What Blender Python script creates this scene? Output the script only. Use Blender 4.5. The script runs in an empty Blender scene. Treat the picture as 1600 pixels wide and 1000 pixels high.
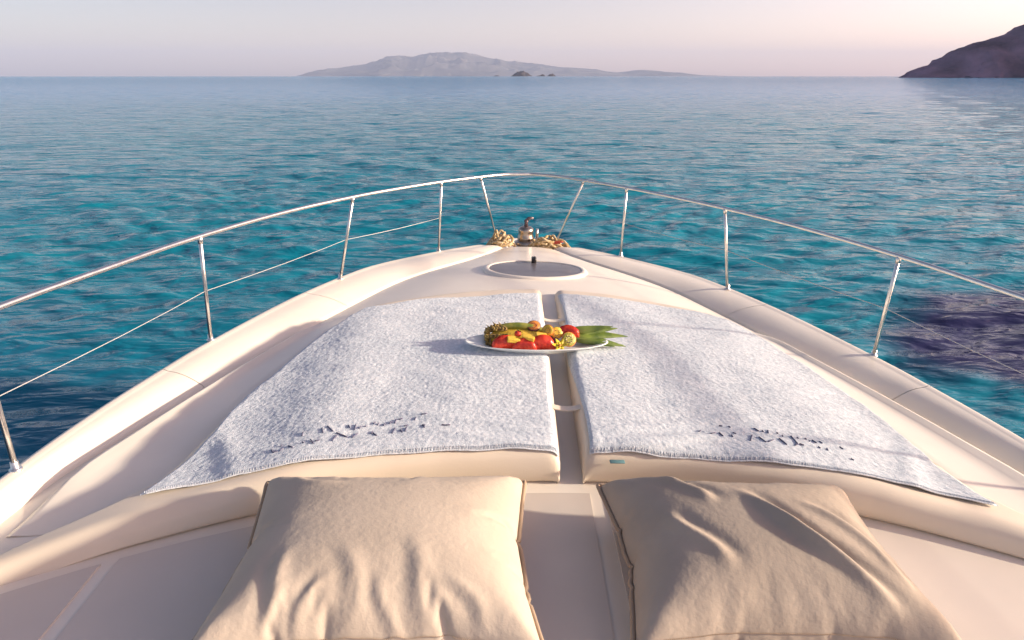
import bpy, bmesh, math, random
import numpy as np
from mathutils import Vector, Matrix

R = math.radians
scene = bpy.context.scene
COL = scene.collection

# ------------------------------------------------------------------ camera
cam_d = bpy.data.cameras.new('camera'); cam = bpy.data.objects.new('camera', cam_d); COL.objects.link(cam)
cam.location = (-0.27, 0.0, 3.15)
cam.rotation_euler = (R(90) - math.atan(382/1000), 0, -R(1.3))
cam_d.sensor_width = 36.0; cam_d.lens = 22.5
cam_d.clip_start = 0.05; cam_d.clip_end = 60000
scene.camera = cam

# ------------------------------------------------------------------ sky, sun, exposure
SUN_EL, SUN_AZ = R(15.5), R(95.0)
world = bpy.data.worlds.new('World'); scene.world = world; world.use_nodes = True
wn, wl = world.node_tree.nodes, world.node_tree.links
sky = wn.new('ShaderNodeTexSky'); sky.sky_type = 'NISHITA'; sky.sun_disc = False
sky.sun_elevation = SUN_EL; sky.sun_rotation = SUN_AZ
sky.air_density = 0.75; sky.dust_density = 0.8; sky.ozone_density = 1.0
tint = wn.new('ShaderNodeMix'); tint.data_type = 'RGBA'; tint.blend_type = 'MULTIPLY'
tint.inputs[0].default_value = 1.0
# the evening air: rosy on the sun's side of the whole sky, cooler away from it
wtc = wn.new('ShaderNodeTexCoord'); wdot = wn.new('ShaderNodeVectorMath'); wdot.operation = 'DOT_PRODUCT'
wdot.inputs[1].default_value = (math.sin(SUN_AZ), math.cos(SUN_AZ), 0)
wl.new(wtc.outputs['Generated'], wdot.inputs[0])
wmr = wn.new('ShaderNodeMapRange'); wmr.inputs[1].default_value = -1; wmr.inputs[2].default_value = 1
wl.new(wdot.outputs['Value'], wmr.inputs[0])
wmx = wn.new('ShaderNodeMix'); wmx.data_type = 'RGBA'
wmx.inputs[6].default_value = (0.43, 0.385, 0.375, 1); wmx.inputs[7].default_value = (1.54, 0.94, 0.75, 1)
wl.new(wmr.outputs[0], wmx.inputs[0]); wl.new(wmx.outputs[2], tint.inputs[7])
wl.new(sky.outputs[0], tint.inputs[6]); wl.new(tint.outputs[2], wn['Background'].inputs[0])
wn['Background'].inputs[1].default_value = 0.147

sun_d = bpy.data.lights.new('sun', 'SUN'); sun_d.energy = 3.9; sun_d.angle = R(2.8); sun_d.color = (1.0, 0.87, 0.69)
sun = bpy.data.objects.new('sun', sun_d); COL.objects.link(sun)
sd = Vector((math.sin(SUN_AZ)*math.cos(SUN_EL), math.cos(SUN_AZ)*math.cos(SUN_EL), math.sin(SUN_EL)))
sun.rotation_euler = sd.to_track_quat('Z', 'Y').to_euler(); sun.location = (30, 0, 20)

scene.view_settings.view_transform = 'Standard'; scene.view_settings.look = 'None'
scene.view_settings.gamma = 1.0; scene.view_settings.use_curve_mapping = False
scene.view_settings.exposure = 1.17
scene.cycles.use_denoising = True
scene.cycles.max_bounces = 6

# ------------------------------------------------------------------ helpers
rng = np.random.default_rng(7)
random.seed(7)

def mat(name, color, rough=0.5, metal=0.0, var=0.0, vscale=8.0, bump=0.0, bscale=60.0, spec=None, sub=0.0, detail=4.0, bdist=0.01, color2=None):
    m = bpy.data.materials.new(name); m.use_nodes = True
    n, l = m.node_tree.nodes, m.node_tree.links
    p = n['Principled BSDF']
    p.inputs['Base Color'].default_value = (*color, 1); p.inputs['Roughness'].default_value = rough
    p.inputs['Metallic'].default_value = metal
    if spec is not None: p.inputs['Specular IOR Level'].default_value = spec
    tc = n.new('ShaderNodeTexCoord')
    if var > 0 or color2:
        t = n.new('ShaderNodeTexNoise'); t.inputs['Scale'].default_value = vscale; t.inputs['Detail'].default_value = detail
        l.new(tc.outputs['Object'], t.inputs['Vector'])
        r = n.new('ShaderNodeValToRGB')
        a = tuple(c*(1-var) for c in color); b = color2 or tuple(min(1, c*(1+var)) for c in color)
        r.color_ramp.elements[0].position = 0.35; r.color_ramp.elements[1].position = 0.65
        r.color_ramp.elements[0].color = (*a, 1); r.color_ramp.elements[1].color = (*b, 1)
        l.new(t.outputs[0], r.inputs[0]); l.new(r.outputs[0], p.inputs['Base Color'])
    if bump > 0:
        t2 = n.new('ShaderNodeTexNoise'); t2.inputs['Scale'].default_value = bscale; t2.inputs['Detail'].default_value = 8
        l.new(tc.outputs['Object'], t2.inputs['Vector'])
        bb = n.new('ShaderNodeBump'); bb.inputs['Strength'].default_value = bump; bb.inputs['Distance'].default_value = bdist
        l.new(t2.outputs[0], bb.inputs['Height']); l.new(bb.outputs[0], p.inputs['Normal'])
    return m

def mesh_obj(name, verts, faces, m, parent=None, smooth=True, loc=None):
    me = bpy.data.meshes.new(name)
    me.from_pydata([tuple(v) for v in verts], [], faces)
    bm = bmesh.new(); bm.from_mesh(me); bmesh.ops.recalc_face_normals(bm, faces=bm.faces[:]); bm.to_mesh(me); bm.free()
    if m: me.materials.append(m)
    if smooth: me.polygons.foreach_set('use_smooth', [True]*len(me.polygons))
    me.update()
    o = bpy.data.objects.new(name, me); COL.objects.link(o)
    if parent: o.parent = parent
    if loc is not None: o.location = loc
    return o

def grid_np(P, closed_u=False):
    """numpy grid (nu, nv, 3) -> verts, faces"""
    nu, nv = P.shape[:2]
    idx = np.arange(nu*nv).reshape(nu, nv)
    a = idx if not closed_u else np.vstack([idx, idx[:1]])
    f = np.stack([a[:-1, :-1], a[1:, :-1], a[1:, 1:], a[:-1, 1:]], -1).reshape(-1, 4)
    return P.reshape(-1, 3), f

def np_obj(name, V, F, m, parent=None, smooth=True):
    me = bpy.data.meshes.new(name)
    V = np.asarray(V, dtype=np.float32); F = np.asarray(F, dtype=np.int32)
    me.vertices.add(len(V)); me.vertices.foreach_set('co', V.ravel())
    me.loops.add(F.size); me.loops.foreach_set('vertex_index', F.ravel())
    me.polygons.add(len(F)); me.polygons.foreach_set('loop_start', np.arange(0, F.size, F.shape[1], dtype=np.int32))
    me.polygons.foreach_set('use_smooth', np.full(len(F), smooth))
    me.update(calc_edges=True); me.validate()
    if m: me.materials.append(m)
    o = bpy.data.objects.new(name, me); COL.objects.link(o)
    if parent: o.parent = parent
    return o

def tube_geo(path, rad, seg=8, caps=True, base=0):
    """verts, faces of a tube along a polyline; rad a number or list"""
    path = [Vector(p) for p in path]; n = len(path)
    rads = rad if isinstance(rad, (list, tuple)) else [rad]*n
    V, F = [], []
    t0 = (path[1]-path[0]).normalized()
    up = Vector((0, 0, 1)) if abs(t0.z) < 0.9 else Vector((1, 0, 0))
    nrm = (up - t0*up.dot(t0)).normalized()
    for i, p in enumerate(path):
        t = (path[min(i+1, n-1)] - path[max(i-1, 0)]).normalized()
        nrm = (nrm - t*nrm.dot(t)).normalized(); b = t.cross(nrm)
        for k in range(seg):
            a = 2*math.pi*k/seg
            V.append(p + (nrm*math.cos(a) + b*math.sin(a))*rads[i])
    for i in range(n-1):
        for k in range(seg):
            k2 = (k+1) % seg
            F.append((base+i*seg+k, base+i*seg+k2, base+(i+1)*seg+k2, base+(i+1)*seg+k))
    if caps:
        F.append(tuple(base+k for k in reversed(range(seg)))); F.append(tuple(base+(n-1)*seg+k for k in range(seg)))
    return V, F

class MB:
    def __init__(s): s.V, s.F = [], []
    def add(s, V, F):
        b = len(s.V); s.V += [Vector(v) for v in V]; s.F += [tuple(i+b for i in f) for f in F]; return s
    def tube(s, path, rad, seg=8): return s.add(*tube_geo(path, rad, seg))
    def lathe(s, prof, seg=24, c=(0, 0, 0), sx=1, sy=1, rot=None):
        V, F = [], []
        n = len(prof)
        for r, z in prof:
            for k in range(seg):
                a = 2*math.pi*k/seg
                v = Vector((r*math.cos(a)*sx, r*math.sin(a)*sy, z))
                if rot: v = rot @ v
                V.append(v + Vector(c))
        for i in range(n-1):
            for k in range(seg):
                k2 = (k+1) % seg
                F.append((i*seg+k, i*seg+k2, (i+1)*seg+k2, (i+1)*seg+k))
        F.append(tuple(reversed(range(seg)))); F.append(tuple((n-1)*seg+k for k in range(seg)))
        return s.add(V, F)
    def ico(s, c, r, sub=2, jit=0.0, scale=(1, 1, 1)):
        bm = bmesh.new(); bmesh.ops.create_icosphere(bm, subdivisions=sub, radius=1)
        V = []
        for v in bm.verts:
            k = r*(1+random.uniform(-jit, jit))
            V.append(Vector((v.co.x*k*scale[0]+c[0], v.co.y*k*scale[1]+c[1], v.co.z*k*scale[2]+c[2])))
        F = [tuple(x.index for x in f.verts) for f in bm.faces]; bm.free()
        return s.add(V, F)
    def box(s, lo, hi, bev=0.0):
        bm = bmesh.new(); bmesh.ops.create_cube(bm, size=1)
        for v in bm.verts:
            v.co = Vector([(lo[i]+hi[i])/2 + v.co[i]*(hi[i]-lo[i]) for i in range(3)])
        if bev: bmesh.ops.bevel(bm, geom=bm.edges[:], offset=bev, segments=2, affect='EDGES', profile=0.5)
        bm.verts.index_update()
        V = [v.co.copy() for v in bm.verts]; F = [tuple(x.index for x in f.verts) for f in bm.faces]; bm.free()
        return s.add(V, F)
    def build(s, name, m, parent=None, smooth=True, loc=None): return mesh_obj(name, s.V, s.F, m, parent, smooth, loc)

def tag(o, label=None, cat=None, group=None, kind=None):
    if label: o['label'] = label
    if cat: o['category'] = cat
    if group: o['group'] = group
    if kind: o['kind'] = kind
    return o

def smoothstep(a, b, x):
    t = np.clip((x-a)/(b-a), 0, 1); return t*t*(3-2*t)

def vnoise(X, Y, scale, seed):
    """cheap smooth value noise on arrays, -1..1"""
    g = np.random.default_rng(seed).uniform(-1, 1, (256, 256))
    x, y = X*scale+100.37, Y*scale+57.91
    xi, yi = np.floor(x).astype(int), np.floor(y).astype(int)
    fx, fy = x-xi, y-yi
    fx, fy = fx*fx*(3-2*fx), fy*fy*(3-2*fy)
    a = g[xi % 256, yi % 256]; b = g[(xi+1) % 256, yi % 256]; c = g[xi % 256, (yi+1) % 256]; d = g[(xi+1) % 256, (yi+1) % 256]
    return (a*(1-fx)+b*fx)*(1-fy) + (c*(1-fx)+d*fx)*fy

def catmull(pts, n):
    P = np.array(pts, float); P = np.vstack([2*P[0]-P[1], P, 2*P[-1]-P[-2]])
    out = []
    m = len(P)-3
    for u in np.linspace(0, m-1e-9, n):
        i = int(u); t = u-i
        a, b, c, d = P[i:i+4]
        out.append(0.5*(2*b+(c-a)*t+(2*a-5*b+4*c-d)*t*t+(3*b-a-3*c+d)*t**3))
    return np.array(out)

# ------------------------------------------------------------------ materials
M_gel = mat('gelcoat', (0.80, 0.735, 0.64), 0.32, var=0.04, vscale=2.5, bump=0.03, bscale=9, bdist=0.02)
M_deck = mat('nonskid_gelcoat', (0.64, 0.57, 0.50), 0.5, var=0.03, vscale=3, bump=0.18, bscale=420, bdist=0.002)
M_hull = mat('hull_white', (0.80, 0.78, 0.74), 0.2)
M_vinyl = mat('cushion_vinyl', (0.73, 0.635, 0.51), 0.45, var=0.035, vscale=3.5, bump=0.12, bscale=160, bdist=0.003)
M_steel = mat('stainless_steel', (0.74, 0.72, 0.69), 0.30, metal=1.0, var=0.08, vscale=30)
M_wire = mat('lifeline_wire', (0.5, 0.5, 0.5), 0.5, metal=0.5)
M_glass = mat('hatch_glass', (0.145, 0.135, 0.15), 0.22, spec=0.3, var=0.06, vscale=6)
M_black = mat('black_plastic', (0.03, 0.028, 0.03), 0.4)
M_seam = mat('piping_cord', (0.30, 0.22, 0.15), 0.8)
M_canvas = mat('pillow_canvas', (0.53, 0.455, 0.37), 0.9, spec=0.15, var=0.07, vscale=4, bump=0.2, bscale=55, bdist=0.009)
M_canvas2 = mat('pillow_canvas_dark', (0.42, 0.355, 0.29), 0.9, spec=0.15, var=0.08, vscale=4, bump=0.22, bscale=55, bdist=0.009)  # right pillow's canvas, a darker tone than the left one
M_rope = mat('rope_fibre', (0.55, 0.36, 0.13), 0.85, var=0.3, vscale=45, bump=0.5, bscale=250, color2=(0.70, 0.56, 0.36))

# ------------------------------------------------------------------ sea: one sheet with the earth's curve, out past the horizon
EARTH = 6371000.0
def build_sea():
    dense = np.radians(np.arange(-64, 64.01, 0.135))
    coarse = np.radians(np.arange(69, 292, 5.0))
    ang = np.concatenate([dense, coarse])
    r1 = 2.5*np.exp(np.arange(0, math.log(260/2.5), 0.0095))
    r2 = r1[-1]*np.exp(np.arange(1, 48)*math.log(22000/r1[-1])/47)
    r = np.concatenate([r1, r2])
    A, Rr = np.meshgrid(ang, r, indexing='ij')
    X, Y = -0.27+np.sin(A)*Rr, np.cos(A)*Rr
    spacing = Rr*0.0095
    spacing[:, len(r1):] *= 12
    Z = np.zeros_like(X)
    g = np.random.default_rng(21)
    near = slice(0, len(r1))
    x, y, sp = X[:, near], Y[:, near], spacing[:, near]
    gust = 0.75 + 0.35*vnoise(x, y, 1/14.0, 5) + 0.15*vnoise(x, y, 1/5.0, 6)
    z = np.zeros_like(x)
    wx = x + 0.35*vnoise(x, y, 1/3.0, 11); wy = y + 0.35*vnoise(x, y, 1/3.0, 12)
    lams = np.concatenate([g.uniform(0.26, 0.6, 24), g.uniform(0.6, 1.3, 18), g.uniform(1.3, 2.6, 8), g.uniform(3.5, 7, 4)])
    for lam in lams:
        k = 2*math.pi/lam
        th = R(8) + g.normal(0, R(30))
        slope = WAVE_SLOPE * (1.15 if lam < 0.6 else 1.0 if lam < 1.3 else 0.75 if lam < 3 else 0.4)
        amp = slope/k
        ph = g.uniform(0, 6.28)
        fade = smoothstep(2.0, 4.5, lam/sp)
        s = np.sin(k*(wx*math.sin(th)+wy*math.cos(th))+ph)
        z += amp*fade*(s + 0.22*np.cos(2*k*(wx*math.sin(th)+wy*math.cos(th))+2*ph))
    Z[:, near] = z*gust
    Z -= Rr**2/(2*EARTH)
    # flat inside the hull footprint
    P = np.stack([X, Y, Z], -1)
    V, F = grid_np(P, closed_u=True)
    c = len(V)
    o = np_obj('sea', V, F[:, ::-1], M_sea)
    tag(o, kind='structure')
    return o
WAVE_SLOPE = 0.046

def sea_material():
    m = bpy.data.materials.new('sea_water'); m.use_nodes = True
    n, l = m.node_tree.nodes, m.node_tree.links
    p = n['Principled BSDF']
    p.inputs['Roughness'].default_value = 0.07; p.inputs['Specular IOR Level'].default_value = 0.27; p.inputs['IOR'].default_value = 1.333
    tc = n.new('ShaderNodeTexCoord')
    # the water's own colour over sand, and over weed beds
    big = n.new('ShaderNodeTexNoise'); big.inputs['Scale'].default_value = 0.16; big.inputs['Detail'].default_value = 5
    l.new(tc.outputs['Object'], big.inputs['Vector'])
    sep = n.new('ShaderNodeSeparateXYZ'); l.new(tc.outputs['Object'], sep.inputs[0])
    def rng_(sock, a, b, c=0.0, d=1.0):
        q = n.new('ShaderNodeMapRange'); q.interpolation_type = 'SMOOTHSTEP'
        q.inputs[1].default_value = a; q.inputs[2].default_value = b; q.inputs[3].default_value = c; q.inputs[4].default_value = d
        l.new(sock, q.inputs[0]); return q.outputs[0]
    def mth(op, a, b):
        q = n.new('ShaderNodeMath'); q.operation = op
        for i, v in enumerate((a, b)):
            if isinstance(v, (int, float)): q.inputs[i].default_value = v
            else: l.new(v, q.inputs[i])
        return q.outputs[0]
    def mix(f, a, b):
        q = n.new('ShaderNodeMix'); q.data_type = 'RGBA'
        if isinstance(f, (int, float)): q.inputs[0].default_value = f
        else: l.new(f, q.inputs[0])
        for i, v in ((6, a), (7, b)):
            if isinstance(v, tuple): q.inputs[i].default_value = (*v, 1)
            else: l.new(v, q.inputs[i])
        return q.outputs[2]
    DEEP, TEAL, SAND, WEED = (0.006, 0.075, 0.165), (0.004, 0.205, 0.28), (0.010, 0.27, 0.30), (0.020, 0.022, 0.075)
    xw = mth('ADD', sep.outputs[0], mth('MULTIPLY', mth('SUBTRACT', big.outputs[0], 0.5), 10.0))
    yw = mth('ADD', sep.outputs[1], mth('MULTIPLY', mth('SUBTRACT', big.outputs[0], 0.5), 8.0))
    side = rng_(xw, -8.0, 2.0)
    fwd = rng_(yw, 3.0, 10.0)
    shallow = mth('MAXIMUM', mth('MULTIPLY', fwd, 0.75), mth('MULTIPLY', side, 0.8))
    c1 = mix(shallow, DEEP, TEAL)
    bed = n.new('ShaderNodeTexNoise'); bed.inputs['Scale'].default_value = 0.07; bed.inputs['Detail'].default_value = 6; bed.inputs['Roughness'].default_value = 0.6
    l.new(tc.outputs['Object'], bed.inputs['Vector'])
    c2 = mix(mth('MULTIPLY', mth('MULTIPLY', rng_(bed.outputs[0], 0.40, 0.70), shallow), 0.3), c1, SAND)
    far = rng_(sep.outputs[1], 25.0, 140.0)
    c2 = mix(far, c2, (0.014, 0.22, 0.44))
    # weed beds: known patches with ragged rims
    rag = n.new('ShaderNodeTexNoise'); rag.inputs['Scale'].default_value = 0.55; rag.inputs['Detail'].default_value = 5
    l.new(tc.outputs['Object'], rag.inputs['Vector'])
    for cx, cy, rx, ry in ((7.35, 7.5, 2.75, 2.1),):
        dx = mth('DIVIDE', mth('SUBTRACT', sep.outputs[0], cx), rx); dy = mth('DIVIDE', mth('SUBTRACT', sep.outputs[1], cy), ry)
        d = mth('SQRT', mth('ADD', mth('MULTIPLY', dx, dx), mth('MULTIPLY', dy, dy)), 0)
        d = mth('ADD', d, mth('MULTIPLY', mth('SUBTRACT', rag.outputs[0], 0.5), 0.9))
        c2 = mix(rng_(d, 0.75, 1.1, 1.0, 0.0), c2, WEED)
    l.new(c2, p.inputs['Base Color'])
    # ripples below mesh scale
    mp = n.new('ShaderNodeMapping'); mp.inputs['Scale'].default_value = (0.42, 1.0, 1.0); mp.inputs['Rotation'].default_value = (0, 0, R(6))
    l.new(tc.outputs['Object'], mp.inputs['Vector'])
    prev = None
    for sc, st, di in ((0.8, 0.6, 0.50), (2.4, 0.9, 0.15), (7.0, 0.55, 0.04), (18.0, 0.25, 0.01)):
        t = n.new('ShaderNodeTexNoise'); t.inputs['Scale'].default_value = sc; t.inputs['Detail'].default_value = 3; t.inputs['Distortion'].default_value = 0.4
        l.new(mp.outputs[0], t.inputs['Vector'])
        b = n.new('ShaderNodeBump'); b.inputs['Strength'].default_value = st; b.inputs['Distance'].default_value = di
        l.new(t.outputs[0], b.inputs['Height'])
        if prev: l.new(prev, b.inputs['Normal'])
        else: l.new(rng_(sep.outputs[1], 40.0, 400.0, 0.5, 1.6), b.inputs['Distance']); l.new(rng_(sep.outputs[1], 40.0, 400.0, 0.6, 1.0), b.inputs['Strength'])
        prev = b.outputs[0]
    l.new(prev, p.inputs['Normal'])
    return m
M_sea = sea_material()
build_sea()

# ------------------------------------------------------------------ far land
def terrain(name, ridge, y0, depth, dens, base_z, m, spur, seed, nfreq, dscale=0.35):
    """ridge: list of (x, height). A heightfield strip with a ridge line, falling to the sea on both sides."""
    rx = np.array([p[0] for p in ridge]); rh = np.array([p[1] for p in ridge])
    nx, ny = dens
    x = np.linspace(rx[0], rx[-1], nx); v = np.linspace(-1, 1, ny)
    X, Vv = np.meshgrid(x, v, indexing='ij')
    H = np.interp(X, rx, rh)
    L = depth*dscale
    nz = 0
    for k in range(5):
        nz = nz + (1-2*np.abs(vnoise(X, Vv*depth, nfreq*2**k, seed+k)))*0.5**k
    prof = np.clip(1-np.abs(Vv)**1.15, 0, 1)
    Z = H*prof*(1 + spur*nz*(1-prof)*2.0) + H*0.05*nz*prof
    Z = np.where(prof <= 0.001, -0.2*np.max(rh), Z)
    Y = y0 + Vv*depth*0.5*(0.35+0.65*np.clip(H/np.max(rh), 0, 1)**0.6) + nz*depth*0.02
    P = np.stack([X, Y, Z+base_z], -1)
    V, F = grid_np(P)
    o = np_obj(name, V, F, m)
    return tag(o, kind='structure')

M_island = mat('dry_hills', (0.12, 0.115, 0.10), 0.95, spec=0.0, var=0.35, vscale=0.0012, detail=8, color2=(0.20, 0.185, 0.16))
M_head = mat('headland_scrub', (0.11, 0.066, 0.13), 0.95, spec=0.0, var=0.45, vscale=0.016, detail=9, bump=0.8, bscale=0.05, bdist=6.0, color2=(0.22, 0.145, 0.22))
M_islet = mat('dark_rock', (0.07, 0.06, 0.06), 0.95, spec=0.0, var=0.4, vscale=0.05)

def px_ridge(pts, D, y_h):
    """ridge heights from skyline readings: (image x, image y) seen at distance D ahead"""
    out = []
    c, s = math.cos(R(1.3)), math.sin(R(1.3))
    for px, py in pts:
        dx = (px-800)/1000.0*math.cos(math.atan(0.382))
        ax = math.atan(dx*1.0) + R(1.3)
        h = (y_h-py)/1000.0*math.cos(math.atan(0.382))**2*D
        out.append((-0.27+math.tan(ax)*D, h))
    return out
isl = [(455, 119), (475, 117), (495, 110), (520, 106), (550, 103), (575, 100), (590, 96), (602, 92), (615, 88), (632, 89), (650, 88), (662, 85), (675, 83), (690, 84.5), (705, 83), (730, 83), (750, 86), (770, 91), (790, 95), (812, 96), (835, 99), (855, 102), (875, 104), (900, 105), (925, 107), (945, 110), (970, 112), (985, 110), (1000, 108), (1020, 109), (1035, 110.5), (1060, 112), (1090, 116), (1130, 117), (1200, 118), (1240, 119)]
D_ISL = 17000.0
terrain('island', px_ridge(isl, D_ISL, 118), D_ISL, 5200, (420, 90), 3.0-25, M_island, 0.42, 31, 1/800.0)

# the near headland on the right: skyline runs up out of the frame
hx = [(1408, 120), (1413, 118), (1421, 110), (1434, 104), (1451, 98), (1466, 88), (1480, 77), (1498, 69.5), (1530, 61), (1560, 51), (1578, 39), (1598, 30), (1640, 12), (1700, -14), (1780, -40), (1880, -52), (2000, -48), (2150, -30), (2300, 0), (2450, 60), (2520, 120)]
D_H = 1100.0
hr = px_ridge(hx, D_H, 118)
hr = [(x, h) for x, h in hr]
def headland():
    rx = np.array([p[0] for p in hr]); rh = np.array([p[1] for p in hr])
    nx, ny = 420, 120
    x = np.linspace(rx[0], rx[-1], nx); v = np.linspace(-1, 1, ny)
    X, Vv = np.meshgrid(x, v, indexing='ij')
    H = np.interp(X, rx, rh)
    nz = 0
    for k in range(6):
        nz = nz + (1-2*np.abs(vnoise(X, Vv*260, 0.012*2**k, 71+k)))*0.55**k
    prof = np.clip(1-np.abs(Vv)**1.3, 0, 1)
    Z = np.maximum(H, 0)*prof*(1+0.30*nz*(1-prof)*1.6) + nz*2.6*np.clip(H/25, 0, 1)*(0.35+0.65*(1-prof))
    Z[:, 0] = Z[:, -1] = -8; Z[0, :] = Z[-1, :] = -8
    out = 60 + 1.05*np.maximum(H, 0)
    Y = D_H + Vv*out*np.where(Vv < 0, 1.0, 0.25) + nz*6
    V, F = grid_np(np.stack([X, Y, Z-0.1], -1))
    tag(np_obj('headland', V, F, M_head), kind='structure')
headland()

# low dark islets in front of the island
def islet(px, w, h, D, seed):
    x0 = px_ridge([(px, 118)], D, 118)[0][0]
    nx, ny = 40, 20
    u = np.linspace(-1, 1, nx); v = np.linspace(-1, 1, ny)
    U, W = np.meshgrid(u, v, indexing='ij')
    r2 = np.clip(1-np.abs(U)**1.6-np.abs(W)**2*0.999, -0.3, 1)
    Z = h*r2*(0.75+0.55*vnoise(U, W, 3.2, seed)+0.3*vnoise(U, W, 8, seed+1))
    P = np.stack([x0+U*w, D+W*w*0.6, Z-D*D/(2*EARTH)], -1)
    V, F = grid_np(P)
    return np_obj('islet', V, F, M_islet)
D_I = 4200.0
k_ = D_I*math.cos(math.atan(0.382))/1000
for px, wpx, hpx, sd_, lab in ((815, 17, 10.5, 1, 'tallest dark rocky islet on the horizon before the pale island'),
                               (846, 8, 4.5, 4, 'low dark islet just right of the tallest rocky islet'),
                               (862, 7, 5.0, 7, 'low dark islet, rightmost of the row on the horizon'),
                               (776, 5, 2.2, 9, 'tiny flat rock, leftmost of the dark islets on the horizon')):
    tag(islet(px, wpx*k_, hpx*k_*0.70, D_I, sd_*13), lab, 'islet', 'dark islets on the horizon')

# ------------------------------------------------------------------ air: haze over the far water
def haze():
    s, lo, hi = 25000.0, -110.0, 820.0
    b = MB().box((-s, -s, lo), (s, s, hi))
    m = bpy.data.materials.new('haze_air'); m.use_nodes = True
    n, l = m.node_tree.nodes, m.node_tree.links
    n.remove(n['Principled BSDF'])
    v = n.new('ShaderNodeVolumePrincipled'); v.inputs['Color'].default_value = (0.53, 0.66, 0.96, 1); v.inputs['Density'].default_value = HAZE
    l.new(v.outputs[0], n['Material Output'].inputs['Volume'])
    tag(b.build('haze', m, smooth=False), kind='stuff')
HAZE = 6.0e-5
haze()

# ------------------------------------------------------------------ the boat's own frame: heeled two degrees
GZ = 1.75
HEEL = Matrix.Translation((0, 0, GZ)) @ Matrix.Rotation(R(2.0), 4, 'Y')
def at_boat(o, p=(0, 0, 0), rz=0.0, rx=0.0, ry=0.0):
    o.matrix_world = HEEL @ Matrix.Translation(p) @ Matrix.Rotation(rz, 4, 'Z') @ Matrix.Rotation(ry, 4, 'Y') @ Matrix.Rotation(rx, 4, 'X')
    return o
def boat_thing(name, label, cat, p=(0, 0, 0), rz=0.0, group=None):
    o = bpy.data.objects.new(name, None); COL.objects.link(o); o.empty_display_size = 0.1
    at_boat(o, p, rz); return tag(o, label, cat, group)

OUT = [(2.06, -3.2), (2.08, -1.5), (2.08, 0.0), (2.065, 1.2), (2.03, 1.95), (1.985, 2.4), (1.905, 2.85), (1.825, 3.2), (1.615, 3.9), (1.385, 4.45), (1.17, 4.8), (0.75, 5.22), (0.44, 5.47), (0.31, 5.64), (0.27, 5.85), (0.2, 6.04), (0.001, 6.12)]
INN = [(1.99, -3.2), (2.0, -1.5), (2.0, 0.0), (1.98, 1.2), (1.93, 1.93), (1.83, 2.34), (1.69, 2.8), (1.57, 3.15), (1.32, 3.83), (1.08, 4.36), (0.86, 4.68), (0.50, 5.07), (0.30, 5.35), (0.21, 5.56), (0.18, 5.83), (0.13, 5.98), (0.001, 6.05)]
NB = 260
OUTC, INNC = catmull(OUT, NB), catmull(INN, NB)
def w_out(Y): return np.interp(Y, OUTC[:, 1], OUTC[:, 0])
def w_in(Y): return np.interp(Y, INNC[:, 1], INNC[:, 0])
def drop(Y): return 0.048*(1-smoothstep(3.9, 5.35, Y))+0.006
ZC_Y = [-3.2, 1.0, 1.9, 2.4, 4.0, 4.6, 5.5, 6.2]
ZC_V = [0.06, 0.015, 0.005, 0.03, 0.085, 0.07, 0.0, -0.01]
def sheer(Y): return -0.085*smoothstep(5.42, 5.72, Y)
def deck_z(X, Y):
    wi = np.maximum(w_in(Y), 0.05)
    ze = -drop(Y)-0.015
    zc = np.interp(Y, ZC_Y, ZC_V)
    u = np.clip(np.abs(X)/wi, 0, 1)
    return zc-(zc-ze)*u**2.3+sheer(Y)

yacht = boat_thing('motor_yacht', 'cream foredeck of a motor yacht with steel bow rail heading out over turquoise sea', 'yacht')

# hull skin
def build_hull():
    rows = []
    for side in (1, -1):
        pts = OUTC if side == 1 else OUTC[::-1]
        for w, Y in pts:
            col = []
            for f, z in ((0, -0.012), (0.02, -0.05), (0.05, -0.08), (0.3, -0.6), (0.6, -1.25), (0.85, -1.8), (1, -2.3)):
                yy = Y - 0.75*f*smoothstep(2.5, 6.1, Y)
                ww = w*(1-0.42*f**1.2) + (0.012 if 0 < f < 0.05 else 0)
                col.append((side*ww, yy, z+float(sheer(Y))*(1-f)))
            rows.append(col)
    P = np.array(rows)
    V, F = grid_np(P)
    np_obj('hull', V, F[:, ::-1], M_hull, yacht)
    # transom closes the shell
    k = len(P)
    st = [tuple(P[0, i]) for i in range(7)] + [tuple(P[k-1, i]) for i in reversed(range(7))]
    mesh_obj('transom', st, [tuple(range(14))], M_hull, yacht, smooth=False)
build_hull()

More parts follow.
